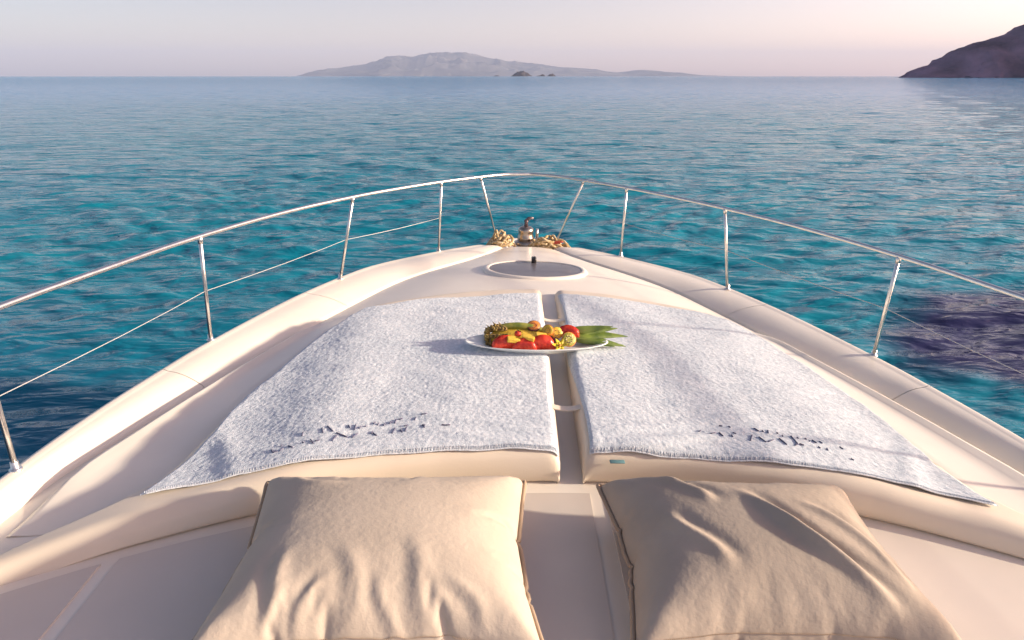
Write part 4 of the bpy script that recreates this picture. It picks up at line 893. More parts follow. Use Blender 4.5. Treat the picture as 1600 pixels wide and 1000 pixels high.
-3,-1,0,0,-2,0,0,-1,1,-1,2,1,0,1,2,2,3,1,1,1,1,0,0,0,1,0,1,0,0,3,-2,-3,5,3,-3,-2,-1,-1,0,0,-1,0,0,-1,-1,-1,-2,-2,-2,-2,-1,-1,-1,0,0,0,-1,1,0,0,1,1,1,1,1,2,2,2,1,-1,1,1,0,0,1,0,1,0,
2,-3,0,3,8,-14,6,-4,2,-2,0,0,-1,0,-1,0,-2,-2,-1,-2,-1,-2,0,-1,0,0,-2,-1,1,0,0,0,1,0,2,1,1,2,1,1,2,0,0,1,0,0,1,0,0,0,1,1,-2,-1,1,-1,1,-1,0,0,0,-1,-1,0,-2,-1,-2,-1,-1,-1,0,0,-2,-1,
-1,2,0,-1,1,0,1,0,1,0,2,1,1,1,1,1,0,1,0,0,1,0,1,-1,0,2,2,-4,-1,2,-2,1,0,0,0,-1,0,-1,-1,-1,-2,0,-2,-1,-1,-1,-2,1,1,0,-1,-1,1,-1,2,2,0,0,-1,1,1,0,2,1,0,1,1,0,0,1,0,0,1,0,-1,6,-5,-2,
1,-1,1,-1,0,0,-1,0,-1,-1,-1,0,-1,-1,-1,-1,1,0,-1,-2,0,1,-1,-1,-6,0,4,4,4,1,-2,0,1,1,0,1,1,0,0,1,0,0,0,0,0,0,-1,0,0,1,0,0,0,0,-1,1,-1,0,-1,-1,-1,-1,-1,0,1,-2,0,-1,0,0,0,4,-8,9,0,
-11,-1,0,9,3,0,-1,0,1,1,0,0,1,0,0,1,0,0,0,-1,0,-1,1,-1,1,0,0,0,0,-1,-1,0,-1,0,-1,0,0,0,-4,1,0,0,0,-2,0,0,7,-2,-2,7,-2,-2,-12,2,7,1,0,0,0,1,1,0,1,0,-1,0,0,0,1,-2,0,1,0,0,0,0,0,-1,0,
0,-1,0,0,-1,-1,-1,-2,7,-3,-2,-1,0,2,-2,-1,0,0,1,-1,1,1,6,-2,-5,2,0,1,1,0,1,0,0,0,1,0,0,0,-1,1,-1,0,1,0,-1,1,-1,0,0,-1,0,-1,0,0,0,1,2,-11,-2,0,5,0,1,2,0,1,0,-1,1,-1,-1,-1,1,1,0,2,1,
0,1,0,0,0,1,0,0,0,0,0,-1,1,-1,0,0,1,-1,1,0,-1,0,-1,0,-1,1,-1,-1,-1,5,1,-6,-7,-1,0,9,1,-1,-1,0,-1,0,1,1,-1,-1,2,1,1,1,0,0,1,0,0,0,0,0,0,0,0,0,0,0,0,0,0,-1,0,0,0,0,0,-1,-2,-5,-1,-1,
3,7,4,2,1,0,-11,-2,0,1,1,0,1,-1,-1,2,2,-1,-1,0,1,0,1,0,1,-1,1,0,0,-1,0,1,0,0,0,0,0,0,0,-1,0,0,-1,0,-1,-2,5,1,-1,-3,-9,3,5,1,-2,1,-1,2,-2,0,1,-4,-2,0,-1,5,2,2,0,0,1,-1,1,0,0,0,0,0,
1,0,-1,0,0,0,0,0,-1,1,0,-1,0,0,-1,0,2,-1,-5,-2,-1,8,2,-4,-1,1,0,2,-4,1,-1,2,5,3,-1,-1,-9,-1,2,4,0,0,0,0,0,1,-1,1,0,0,-1,1,0,0,0,0,-1,1,-1,0,0,-1,0,-1,0,-1,0,4,2,2,-4,-3,-1,0,0,2,
-1,-6,0,0,-1,2,3,8,0,3,-1,-2,-4,0,0,1,0,0,0,1,-1,0,0,1,-1,0,0,0,0,0,0,0,0,0,0,-1,0,0,0,-1,-1,0,-1,-1,1,1,2,-1,-1,0,8,-1,1,-1,-2,-1,-7,1,1,1,-1,1,0,1,0,0,1,0,-1,1,0,0,0,0,0,0,0,0,0,
0,0,-1,0,-1,1,-1,-1,-2,0,1,1,1,2,-1,0,-2,1,0,0,1,0,-1,1,-1,-3,2,0,0,0,1,0,0,0,1,0,0,0,1,0,0,0,0,0,0,0,0,0,0,-1,0,0,0,0,-1,1,0,1,0,0,-1,-1,-2,1,0,1,-1,0,1,-1,0,1,-3,0,1,-1,1,1,1,-1,
0,1,0,0,0,0,0,0,0,0,0,0,0,0,0,0,0,0,0,0,0,0,0,0,-1,0,0,-1,-1,-1,1,1,0,1,-1,1,1,1,-1,1,-1,1,-3,-2,-1,0,0,2,4,0,-1,0,0,1,-1,1,0,0,0,0,0,1,-1,1,-1,0,0,0,0,0,-1,0,0,0,0,0,1,0,1,-1,0,
-1,-1,1,0,-1,-1,1,1,-1,1,3,0,1,0,-1,-2,-3,0,1,0,0,0,1,0,0,0,0,0,0,-1,1,-1,1,0,0,0,0,0,0,0,-1,0,0,0,0,0,0,0,0,1,-1,0,-1,1,1,0,-2,2,-1,0,1,-1,-1,-1,-1,0,2,0,1,0,0,0,0,0,0,1,-1,0,1,0,
0,-1,0,0,1,-1,0,1,0,0,0,0,0,-1,1,-1,-1,0,0,1,0,1,-1,0,-1,1,0,0,0,0,0,1,0,1,0,-2,0,0,0,0,0,0,0,0,0,0,1,-1,0,0,1,-1,1,-1,0,1,-1,0,1,0,-1,0,1,-1,1,1,0,-1,-1,0,-1,0,-1,1,0,0,0,-1,0,1,
-1,1,-1,0,1,0,0,0,0,0,0,0,0,0,0,-1,1,0,0,0,0,0,0,1,-1,1,0,-1,0,1,0,-1,0,-1,0,0,0,1,-1,0,0,2,-1,-1,0,0,0,0,0,0,0,1,-1,0,0,-1,1,0,0,0,0,0,-1,1,0,-1,0,1,-1,1,-1,1,0,0,0,0,1,-2,-1,1,1,
0,1,-1,0,0,-1,0,0,1,-1,1,1,-1,-1,1,0,0,1,0,-1,0,0,0,0,0,0,-1,0,0,0,1,-1,0,1,0,-1,0,0,1,-1,0,1,0,1,0,3,1,-3,-2,0,-1,2,-2,0,1,0,1,0,1,-1,1,0,2,-1,0,-1,-1,0,0,0,0,0,0,-1,0,1,-1,0,0,0,
0,0,0,0,0,1,-1,0,0,0,0,0,1,1,1,-6,-2,0,-2,1,1,7,-1,-1,0,0,0,-2,2,-1,0,-1,1,0,1,0,0,0,1,-1,0,0,0,-1,0,0,0,0,-1,1,0,-1,0,1,-1,1,0,0,0,0,0,0,0,0,7,3,0,2,-1,-4,-7,-1,0,0,2,-1,1,-1,0,1,
0,0,0,-1,1,-1,0,0,0,0,0,-1,1,-1,0,0,0,0,-1,0,1,0,-1,1,0,-1,1,-1,1,0,-1,0,0,0,2,3,2,-8,-3,-3,0,-2,1,-1,11,0,0,1,-1,1,-1,0,1,-1,0,0,0,0,0,-1,0,-1,1,0,-1,0,0,0,0,0,0,0,0,0,0,0,1,-1,0,
0,0,0,0,0,0,-2,9,3,2,0,0,-1,0,-13,1,-1,-1,0,-1,1,1,0,0,1,1,-1,0,-2,0,0,0,-1,0,0,0,0,0,0,-1,0,0,0,0,1,-1,0,0,1,0,0,0,0,1,-4,-2,0,3,5,0,2,-1,-2,4,-1,2,0,0,1,0,-2,-1,0,0,-4,2,3,0,-1,
-1,0,-1,0,0,0,0,0,0,1,-1,1,-1,0,0,1,0,0,-1,0,0,0,0,-1,4,3,-1,0,-3,2,0,2,1,-2,1,-2,1,1,-1,-6,-1,0,1,2,10,-2,-5,-1,0,0,-1,1,-1,0,0,0,0,0,-1,1,-1,1,0,0,-1,0,1,0,0,1,-1,0,1,0,0,1,-1,0,
1,2,0,-1,-2,-1,2,-1,0,0,6,4,2,-1,-2,-9,-2,-1,0,0,0,0,-1,1,0,-1,0,0,0,1,0,0,0,0,-1,1,0,-1,1,0,0,1,0,0,0,0,1,1,1,0,-1,0,-1,2,1,-2,-2,-6,-1,2,3,7,-2,-2,-1,0,0,0,0,0,-1,0,0,-1,1,0,0,0,
-1,0,1,0,0,0,0,0,1,-1,1,0,0,1,0,0,1,0,0,1,0,1,-2,2,0,-1,-9,2,9,7,0,-2,-9,0,0,0,0,0,0,-1,0,0,0,-1,1,-1,0,0,0,1,0,-1,0,0,1,-1,1,0,1,0,-1,1,0,1,0,0,1,0,0,0,-1,3,0,0,0,6,3,-2,-4,-2,-5,
-1,2,0,0,0,-1,0,0,-1,0,0,0,-1,0,0,0,0,0,1,0,0,0,-1,1,0,0,0,0,2,0,0,0,2,0,0,1,0,1,1,-1,0,-1,-1,4,-2,-1,-1,-1,1,1,-2,-1,0,-1,0,-1,0,0,0,-1,0,0,0,-1,1,0,0,0,1,-1,0,0,0,0,0,1,1,0,0,1,
1,0,1,0,0,1,0,0,0,0,0,-2,2,0,0,-1,0,-1,-1,0,0,-1,0,0,-1,-1,-1,0,0,-1,0,0,0,0,0,1,0,1,0,-1,1,0,-1,1,0,0,1,1,1,0,0,1,1,1,0,1,-1,1,0,0,1,-1,0,-1,0,-1,1,-1,-1,-1,0,-1,-1,0,0,-1,0,-1,0,
0,-1,0,0,0,0,1,2,-1,0,-1,0,0,0,1,1,0,1,1,1,1,0,0,1,0,0,2,-1,0,1,0,0,0,1,-1,0,-2,0,-1,0,-1,-1,-1,-1,-1,0,-1,0,0,-1,0,0,-1,1,-1,2,-8,8,-1,0,0,1,0,0,1,1,1,0,2,1,1,1,0,1,-1,1,0,1,-1,1,
0,-1,-1,0,-1,0,0,-1,-1,-1,-2,0,-1,-1,0,-1,0,-1,0,-1,0,1,-1,0,-1,-3,3,3,-1,0,1,0,0,0,1,1,2,0,2,1,1,0,1,2,-1,1,-1,1,1,-2,1,0,-1,-1,0,-1,-1,-2,-1,-1,-2,0,-1,0,1,-1,-2,0,0,0,-1,0,1,-1,
-2,2,1,1,0,-1,1,1,0,1,1,1,2,0,2,1,2,-1,0,1,1,1,0,1,1,-1,-2,-1,1,-1,-2,0,-2,-3,-1,-1,-1,0,0,-1,-1,-2,2,0,-1,1,-1,-1,1,0,-10,11,-1,1,1,0,0,1,0,1,1,1,3,1,2,1,2,0,0,1,0,-1,0,1,-1,0,0,
-1,-1,-2,-3,-3,-1,-1,0,-1,0,-1,-4,3,-1,0,0,1,-2,1,0,-2,8,-11,0,5,0,0,1,0,1,0,1,1,1,1,3,3,1,2,2,0,-1,0,1,1,-2,1,0,0,-2,-2,-3,-3,-2,-1,-1,-1,0,-1,0,-3,2,-1,0,1,-1,1,-1,-1,0,0,-2,0,3,
0,1,0,1,0,1,0,1,1,2,2,2,4,0,0,3,0,0,1,0,1,0,-1,-2,0,-4,-4,-3,-1,-2,0,0,-1,1,-2,-1,1,0,0,-1,0,0,0,-1,0,0,-1,-1,2,1,0,1,0,0,1,0,1,1,1,1,3,3,5,1,0,1,1,-2,2,-2,-1,0,0,-4,-7,-3,-1,-1,
-1,1,-2,0,0,-7,10,-4,1,-1,0,-1,0,0,0,-1,2,1,-8,6,1,0,0,0,1,1,0,0,0,2,1,0,4,6,4,0,1,0,2,-1,3,-2,-3,1,-14,-1,0,-2,1,-1,-1,0,0,-3,0,1,0,2,-2,0,0,1,-1,-1,1,0,6,-10,1,2,1,0,1,0,1,0,0,1,
0,1,1,0,3,13,-2,3,1,-1,1,-2,-2,-1,-24,3,-1,-2,1,-2,0,-1,1,-1,0,-2,2,-1,1,0,-1,1,-2,1,0,1,-1,-1,1,-1,0,1,1,0,0,0,1,0,1,0,0,2,1,0,-3,25,0,3,1,1,0,-4,-23,-1,-2,-1,1,-2,-1,2,-2,-2,2,0,
1,-1,0,0,0,1,-1,-1,-1,3,-3,1,-2,4,-2,0,0,-1,2,0,0,0,1,0,-1,2,0,0,0,3,0,24,4,-1,0,-2,-26,-2,-2,-1,0,-1,0,0,-1,0,2,-4,4,7,-11,2,1,-2,1,0,1,0,0,0,-1,-1,8,-6,-1,-1,1,0,1,-1,1,0,0,1,-1,
0,2,0,0,2,3,25,4,0,-65,-1,-1,0,0,-1,0,0,0,-1,1,-3,4,-3,-2,7,-4,0,1,-1,1,-1,1,-1,1,-1,10,-11,0,1,0,1,-1,-1,0,1,0,0,1,0,-1,0,0,1,1,0,2,65,], 'b': [
-836,0,4,6,6,5,5,4,5,5,4,4,4,4,5,5,10,-4,6,19,-17,-3,-1,-1,0,1,-1,14,-18,0,-2,10,-12,-2,9,-13,-6,-3,-5,-4,-5,-4,-5,-5,-5,-6,-5,-5,0,29,-2,-3,-4,-3,-2,0,0,0,-1,1,0,-1,0,-1,0,-4,8,
-4,-14,13,2,1,0,1,0,3,-11,14,-5,-1,-8,10,-2,-11,7,2,-1,2,0,0,0,1,1,1,2,3,4,2,28,-1,-2,-3,-2,-1,-1,0,-1,0,0,-1,0,-1,-1,-1,0,1,-2,-4,4,3,0,1,0,0,0,-2,4,-1,-2,-2,2,0,-2,2,0,1,0,1,0,0,
1,1,1,3,2,3,0,28,1,-2,-1,-2,-2,-1,0,-1,0,-1,0,0,-1,0,-1,-1,-1,-2,-1,4,1,-1,1,0,-1,0,1,1,0,-1,-1,0,1,0,1,1,0,1,-1,2,1,0,1,2,1,2,0,0,28,0,0,0,-1,-1,-2,-1,-1,0,-1,0,-1,0,0,-1,-2,0,0,
0,1,1,0,-1,1,-1,-1,1,1,0,0,-1,0,0,2,0,0,1,0,1,0,1,1,1,1,2,0,0,0,28,0,1,-1,0,-1,-1,-2,0,-2,0,-1,0,0,0,-1,-1,0,1,0,0,-1,0,0,0,0,-1,1,-1,0,1,0,-1,2,1,0,0,0,0,1,2,0,1,1,1,1,0,1,-1,28,
1,-1,1,-1,0,-1,-1,-2,-1,0,0,-1,0,-1,0,-1,-1,1,1,-1,0,0,1,-1,0,0,-1,0,1,1,0,-1,0,1,0,1,0,1,0,1,1,1,1,2,-1,1,-1,0,28,0,1,-1,0,0,-1,-1,0,-1,-1,-1,0,-1,0,0,0,-2,2,0,0,-1,0,0,0,0,0,0,
-2,1,1,1,0,1,-1,1,0,1,0,1,0,1,1,2,-1,1,-1,0,0,28,0,0,1,0,0,-1,0,-1,-1,-1,0,-1,0,0,0,-1,0,-1,1,0,-2,1,0,0,0,0,0,-1,1,1,0,1,-1,0,1,1,0,0,1,1,1,1,-1,1,-1,1,0,0,29,-1,0,0,0,0,1,-1,-1,
0,-1,-1,0,0,-1,0,1,-1,0,0,-2,1,0,0,-1,1,0,-1,0,1,0,1,0,0,1,0,0,1,1,0,0,1,0,0,0,1,-1,0,0,28,1,0,-1,1,0,-1,0,0,0,-1,0,0,-1,0,0,-1,1,-1,-1,0,-1,1,0,1,-1,0,-1,1,0,1,0,0,1,-1,1,1,-1,1,
1,0,0,1,0,-1,0,0,0,0,28,0,0,1,-1,0,1,0,0,-1,0,0,-1,0,0,-1,1,-1,0,0,-1,0,0,0,0,0,-1,0,0,1,1,0,1,-1,1,0,0,1,0,0,1,0,-1,0,1,-1,0,0,0,29,-1,0,0,0,0,0,0,0,1,0,-1,0,0,-1,0,0,0,0,-1,0,0,
0,0,-1,1,0,-1,1,1,0,0,-1,1,0,0,0,1,0,0,0,0,1,0,-1,0,0,0,0,28,0,0,0,0,0,1,0,0,-1,0,0,1,-1,0,0,-1,0,1,0,-1,0,0,0,0,-1,1,0,0,0,0,0,1,0,0,0,0,0,0,1,0,0,-1,0,0,0,0,0,1,23,3,2,-1,1,0,0,
0,0,1,0,0,-1,1,-1,0,0,0,0,0,0,0,-1,0,0,1,0,0,-1,0,0,1,0,0,0,0,1,0,0,-1,0,0,0,0,0,0,1,-1,0,26,0,0,1,1,1,-1,1,0,0,-1,0,1,-1,1,-1,0,0,0,0,0,0,0,-1,1,0,0,0,0,0,0,0,0,0,0,1,-1,0,0,1,0,
0,0,-1,0,1,-1,1,-1,26,0,0,1,1,0,0,0,1,-1,1,0,-1,0,0,1,0,0,-1,0,0,0,0,0,-1,1,0,0,1,0,0,-1,0,0,1,-1,1,0,0,-1,0,0,0,0,0,0,0,-1,1,27,0,1,0,0,0,1,0,-1,1,0,0,0,0,0,0,-1,0,0,0,0,0,1,0,0,
-1,0,0,0,0,0,0,0,1,-1,1,-1,0,1,0,-1,0,-1,1,0,-1,0,-2,-8,29,0,-1,0,0,0,0,0,1,0,-1,0,1,0,-1,0,1,0,0,0,0,0,-1,0,0,0,0,1,0,0,0,0,0,-1,1,-1,1,0,-1,1,0,-1,0,0,-1,-1,-2,0,0,29,-1,0,1,-1,
1,0,0,0,-1,1,0,-1,1,0,0,0,0,-1,0,1,0,0,0,0,0,0,-1,0,0,0,0,1,0,-1,1,0,0,0,-1,0,1,0,-1,-1,-1,-1,0,4,28,1,0,-1,1,-1,0,0,0,1,0,0,0,-1,1,0,-1,0,1,0,-1,0,0,0,0,1,0,0,0,0,0,0,-1,1,0,0,0,
0,0,0,0,-1,0,-1,1,-1,0,1,1,29,-1,0,1,-1,0,1,0,-1,0,0,1,0,0,0,-1,1,0,0,0,0,0,0,0,0,-1,0,1,0,0,0,0,0,0,0,0,-1,0,0,1,0,-1,0,0,-1,1,1,-1,0,28,1,-1,0,0,0,-1,1,1,0,0,-1,1,0,0,0,0,0,0,0,
0,0,0,0,0,0,0,-1,0,1,0,0,0,0,0,-1,1,0,0,-1,0,0,0,0,0,0,0,1,0,29,-2,1,-1,0,1,0,0,0,0,1,0,-1,1,-1,1,0,0,0,0,0,0,0,0,0,0,0,0,0,0,0,0,0,-1,1,0,0,0,0,-1,0,1,-1,0,0,1,0,-1,0,25,1,0,1,1,
-1,1,0,0,1,-1,1,0,0,0,0,0,0,0,0,0,0,0,0,0,0,0,0,0,-1,1,0,0,0,0,0,0,-1,0,0,0,-1,1,0,0,-1,0,1,1,26,1,0,0,0,1,0,0,0,0,1,-1,1,0,0,0,0,0,0,0,0,0,0,0,0,0,0,0,0,0,0,0,0,0,-1,1,-1,1,-1,1,
-1,0,0,0,0,0,0,0,1,29,-1,0,0,0,0,0,0,1,-1,0,1,0,-1,1,0,0,0,0,-1,0,1,0,0,0,0,0,0,0,0,0,0,0,0,0,0,0,0,0,-1,0,1,-1,0,0,0,0,1,-1,27,1,0,1,0,0,-1,0,0,1,0,0,0,0,0,0,0,0,0,0,0,-1,1,0,0,0,
0,0,0,0,0,0,0,0,0,0,0,-1,0,0,1,-1,0,0,0,1,0,-1,1,29,-1,0,0,0,0,1,0,0,0,0,-1,0,1,0,0,0,0,0,0,0,0,0,0,0,0,0,0,0,0,-1,1,0,0,0,-1,0,1,0,0,-1,0,0,0,1,-1,0,0,0,28,1,0,-1,0,0,0,0,0,0,0,1,
0,0,0,0,0,0,0,0,0,0,0,0,0,0,0,0,0,0,0,0,0,0,0,0,0,-1,0,0,0,0,1,0,-1,0,0,0,-1,29,-1,0,0,0,0,0,0,1,0,0,0,0,0,0,0,0,0,0,0,0,0,0,0,0,0,0,0,0,0,0,-1,1,0,0,0,0,0,0,0,0,0,-1,0,0,0,1,0,-1,
28,0,0,0,0,0,0,1,-1,0,0,0,0,0,0,0,0,0,0,1,0,1,-1,0,0,0,0,0,0,0,0,0,0,0,0,-1,0,0,0,0,0,0,0,0,0,1,-1,0,1,29,-1,0,0,0,1,0,-1,0,1,0,0,0,0,0,0,0,0,0,1,0,-1,0,0,0,0,0,0,0,0,0,0,-1,0,0,1,
0,0,0,0,0,0,0,0,0,-1,0,1,-1,28,0,0,1,0,-1,1,0,0,-1,0,0,1,0,0,0,0,0,1,-1,0,0,0,0,0,0,0,0,0,0,0,0,0,0,0,0,0,0,0,0,0,-1,0,0,0,1,0,-1,1,27,2,0,-1,0,1,-1,0,0,0,1,0,-1,0,1,0,0,0,0,0,0,0,
0,0,0,0,0,0,0,0,0,0,0,0,0,0,0,0,-1,0,0,1,0,0,0,-1,0,1,0,29,-1,0,0,0,0,0,0,1,0,-1,0,1,0,0,0,0,0,0,0,0,0,0,0,0,0,0,0,0,0,0,0,0,0,0,0,-1,0,1,0,-1,0,0,0,0,0,1,-1,0,28,0,0,0,0,-1,1,0,0,
0,0,1,-1,1,-1,1,0,0,0,0,0,0,0,0,0,0,0,0,0,0,0,0,0,0,0,0,0,0,-1,0,0,0,0,0,0,0,0,0,1,29,0,0,0,-1,0,0,0,0,0,1,-1,1,0,0,0,0,0,0,0,0,0,0,0,0,0,0,0,0,0,0,0,0,0,0,-1,1,-1,1,-1,0,0,0,0,0,
0,0,0,0,29,-1,0,0,1,-1,0,0,-1,1,0,1,0,0,0,0,0,0,-1,1,0,0,0,0,0,0,0,0,0,0,0,0,0,0,-1,1,0,0,-1,1,0,0,-1,0,0,0,-1,1,0,28,0,0,0,0,1,-1,0,1,0,0,0,0,-1,1,-1,1,0,0,-1,1,0,0,0,0,0,0,0,0,0,
0,0,0,0,0,0,-1,1,0,-1,0,0,0,0,-1,0,0,-1,2,29,-2,-1,0,1,0,1,1,-1,0,1,-1,0,1,0,0,0,0,0,0,-1,0,0,0,1,0,0,0,0,0,0,0,0,0,0,0,0,-1,1,0,0,-1,0,-1,0,-1,0,0,-1,23,1,1,1,0,1,0,1,1,0,-1,1,0,
0,0,0,-1,1,0,0,0,0,0,0,-1,0,0,0,0,0,0,0,0,0,1,0,0,0,-1,0,0,0,0,0,-1,0,-1,-1,-3,23,3,1,0,0,1,0,0,0,1,0,0,0,0,-1,1,0,-1,0,0,1,0,0,0,0,0,0,0,0,0,0,0,0,0,0,-1,1,0,0,0,-1,0,0,0,0,-1,-1,
1,2,28,0,0,0,1,-1,0,0,0,0,0,1,0,-1,1,-1,1,0,0,0,-1,0,0,0,0,0,0,0,1,0,0,0,0,0,-1,1,-1,0,0,0,1,-1,0,-1,0,1,0,0,0,29,-1,0,0,0,0,1,-1,1,0,0,-1,0,1,-1,1,-1,0,1,0,0,0,0,0,0,0,0,0,-1,0,0,
0,0,0,1,0,0,0,0,-1,0,0,-1,1,0,0,0,-1,0,28,-1,0,0,1,0,0,1,0,-1,1,0,0,0,0,-1,1,0,-1,0,0,0,0,0,0,0,0,0,0,0,1,0,0,0,-1,0,1,0,-1,1,-1,0,0,0,0,0,0,0,-3,28,-1,0,1,-1,1,0,0,0,1,0,0,0,-1,0,
1,-1,0,0,0,0,0,0,0,0,0,0,0,0,1,-1,0,0,0,1,0,-1,0,1,0,0,0,0,-1,1,-1,0,0,0,25,3,0,0,1,0,0,0,0,0,-1,0,0,0,0,0,0,0,0,0,0,0,0,-1,0,1,0,0,0,-1,0,1,0,0,0,0,1,0,0,-1,0,0,1,0,-1,0,0,-1,1,
28,0,1,0,-1,0,0,0,1,-1,1,0,-1,0,0,-1,0,0,0,0,0,0,-1,1,0,-1,0,0,1,0,1,-1,0,1,0,0,0,0,0,1,0,0,-1,0,0,0,0,0,0,28,0,0,0,0,0,1,0,-1,1,-1,0,0,0,-1,0,0,0,0,0,0,-1,0,0,0,0,0,1,-1,1,-1,1,0,
0,0,0,0,1,0,0,1,0,0,0,-1,0,0,1,0,29,0,-1,0,1,0,-1,1,-1,0,0,-1,0,0,0,-1,0,-1,0,1,-1,0,0,0,-1,0,1,0,1,0,0,0,0,0,1,0,1,0,0,1,-1,0,0,0,1,-1,0,0,0,28,0,1,0,-1,0,1,-1,1,-1,-1,0,0,-1,0,0,
-1,0,0,0,1,-1,0,-1,-1,0,1,0,0,0,1,-1,2,0,0,1,-1,1,1,-1,1,1,0,0,-1,1,0,-1,0,28,0,0,0,0,1,-1,0,-1,0,0,-1,-1,-1,0,1,-1,-1,1,0,0,0,0,-1,-1,1,0,0,0,0,1,0,-1,2,0,0,1,0,0,1,1,0,0,0,1,-1,
0,0,0,28,0,0,0,1,-1,0,0,-1,-1,-1,0,-1,0,0,-1,0,-1,0,0,0,1,-1,1,-1,-1,1,1,-1,0,1,0,0,0,0,1,1,0,0,1,1,1,1,0,-1,1,-1,1,0,28,0,0,1,-1,0,0,-2,-1,-1,0,0,-1,0,-1,0,-1,0,0,-1,0,1,1,0,-1,
-1,0,1,0,0,0,0,1,0,0,0,1,0,1,0,1,1,1,1,1,-1,1,-1,0,28,1,0,-1,1,-1,-2,-1,-1,0,0,-2,0,-1,1,-1,-1,1,-1,-1,0,0,1,1,0,-2,1,0,1,-1,0,0,0,0,1,1,0,1,0,1,0,2,1,1,0,1,-1,0,0,28,0,0,1,-2,-1,
-1,-1,0,-1,-1,0,-1,1,-2,-1,0,1,0,-2,0,0,1,0,1,0,-1,1,-1,0,-1,0,0,2,0,1,0,1,1,-1,2,0,2,1,1,0,1,0,-1,28,0,0,-1,0,-1,-1,-1,0,-1,-1,-1,-1,-1,1,-1,-1,1,0,0,-2,-3,2,2,2,0,0,-1,1,0,-2,-2,
1,2,1,1,0,0,0,2,0,1,0,1,1,1,1,0,0,28,0,0,-2,-2,-1,-1,-1,-1,0,-1,-1,0,0,-1,-1,1,0,-1,0,-4,-1,1,3,2,2,-1,-1,0,1,-1,-1,-1,1,2,0,0,0,2,-1,1,0,2,1,2,1,1,1,0,29,-1,-3,-2,-2,-1,-1,-1,-1,
-1,0,1,0,-1,-1,-1,2,-1,-3,0,-1,-4,3,2,2,3,-1,-1,0,0,0,0,-4,2,1,0,1,1,0,2,0,0,0,1,2,3,2,2,0,28,-1,-3,-3,-3,-1,-1,0,-1,1,-1,0,1,-1,-1,-5,11,-5,-8,4,0,-12,13,-1,2,2,0,-1,1,-1,1,2,-13,
10,-1,0,0,0,2,0,0,1,-1,2,1,3,3,3,2,-666,29,29,28,28,28,28,29,28,28,29,28,28,29,28,28,27,28,28,22,23,29,29,29,28,29,29,25,22,29,28,27,27,28,28,25,28,29,28,29,28,28,28,29,28,28,28,
29,28,1,-2,-1,0,1,0,0,0,0,0,0,0,1,-1,0,1,0,-1,-2,3,3,-2,0,-1,1,-1,-2,1,3,-3,-1,1,0,0,-1,3,0,-1,1,-1,0,1,0,0,0,0,1,-1,-1,4,-3,-2,-1,0,0,1,-1,1,0,-1,1,-1,1,0,0,0,0,0,1,1,0,-1,1,-1,0,
0,1,0,-1,0,0,0,-1,1,1,0,1,-1,0,1,-1,1,-1,1,0,-1,-2,-4,6,-4,-2,-1,-1,0,0,0,0,0,0,0,0,0,1,-1,1,-1,1,1,0,0,0,0,0,0,0,1,0,-1,0,0,1,1,0,-1,1,-1,1,0,0,0,0,1,-1,0,-2,-2,-3,6,-2,-3,-1,-1,
-1,-1,1,-1,1,0,0,1,-1,0,0,0,1,0,0,1,0,0,-1,0,0,1,0,0,1,-1,1,0,0,1,0,0,0,0,0,0,1,-1,0,-1,-1,-1,-3,-2,6,-2,-2,-2,-1,0,0,-1,0,0,0,0,-1,1,-1,1,0,1,0,1,0,0,0,0,0,0,0,0,1,-1,1,0,0,1,-1,
1,-1,1,0,0,0,0,0,-1,0,-1,-2,-2,-2,6,-1,-2,-1,-1,-1,-2,0,0,0,0,0,0,0,0,0,0,0,1,0,0,1,-1,1,0,0,0,-1,0,2,1,-1,1,-1,1,0,0,0,0,0,0,0,-1,-1,-1,-1,0,-1,-2,6,-1,0,-1,-2,-2,0,-1,-1,0,0,0,0,
0,1,-1,1,0,1,0,-1,0,1,-1,1,0,0,-1,1,1,0,1,-1,1,0,-1,1,0,0,0,0,-1,0,-2,-1,0,-2,-1,-1,4,1,0,-1,-2,0,-2,-1,0,-1,0,0,1,-1,0,0,0,1,-1,1,0,0,1,0,0,0,0,0,-1,1,1,0,1,0,-1,1,0,0,-1,1,-1,-1,
-1,0,-1,-1,-1,-1,1,5,-1,0,0,0,-2,0,-2,-1,0,0,-1,0,1,-1,1,0,-1,1,0,1,0,-1,1,-1,1,0,0,1,1,0,-1,0,0,1,0,-1,0,1,-1,-1,0,-1,-1,-1,-1,-1,1,0,4,0,0,-1,-1,0,-1,0,-1,-1,0,0,0,-1,1,0,-1,1,0,
-1,1,0,1,-1,1,0,0,1,1,-1,0,1,-1,0,0,0,0,0,-1,0,0,-1,-1,-1,0,-2,1,-1,1,5,0,-2,-1,0,-1,0,0,0,-1,-1,0,0,0,0,-1,1,0,0,0,0,1,-1,1,0,-1,1,0,1,0,0,0,0,0,0,0,0,0,0,-1,0,-1,0,0,-1,0,-2,0,
-1,4,-1,0,-1,0,0,-1,0,0,-1,0,0,-1,0,0,1,-1,0,0,0,0,0,1,0,-1,1,-1,2,-1,1,0,0,0,0,0,-1,1,-1,0,0,-1,0,-1,0,-1,-1,-1,-1,0,5,1,-1,-1,-1,-1,0,-1,-1,1,0,-1,0,0,-1,0,0,0,0,1,0,0,-1,0,1,0,
1,-1,1,0,-1,0,1,0,-1,1,-1,0,0,-1,-1,-1,1,-2,0,-1,0,1,0,17,-9,-2,-2,-1,0,-1,0,-1,-1,0,0,-1,0,1,-1,1,0,0,-1,0,0,1,0,0,0,0,0,0,0,1,0,-1,0,1,-1,0,0,-1,0,0,0,-1,0,0,0,0,-1,-2,-10,12,1,
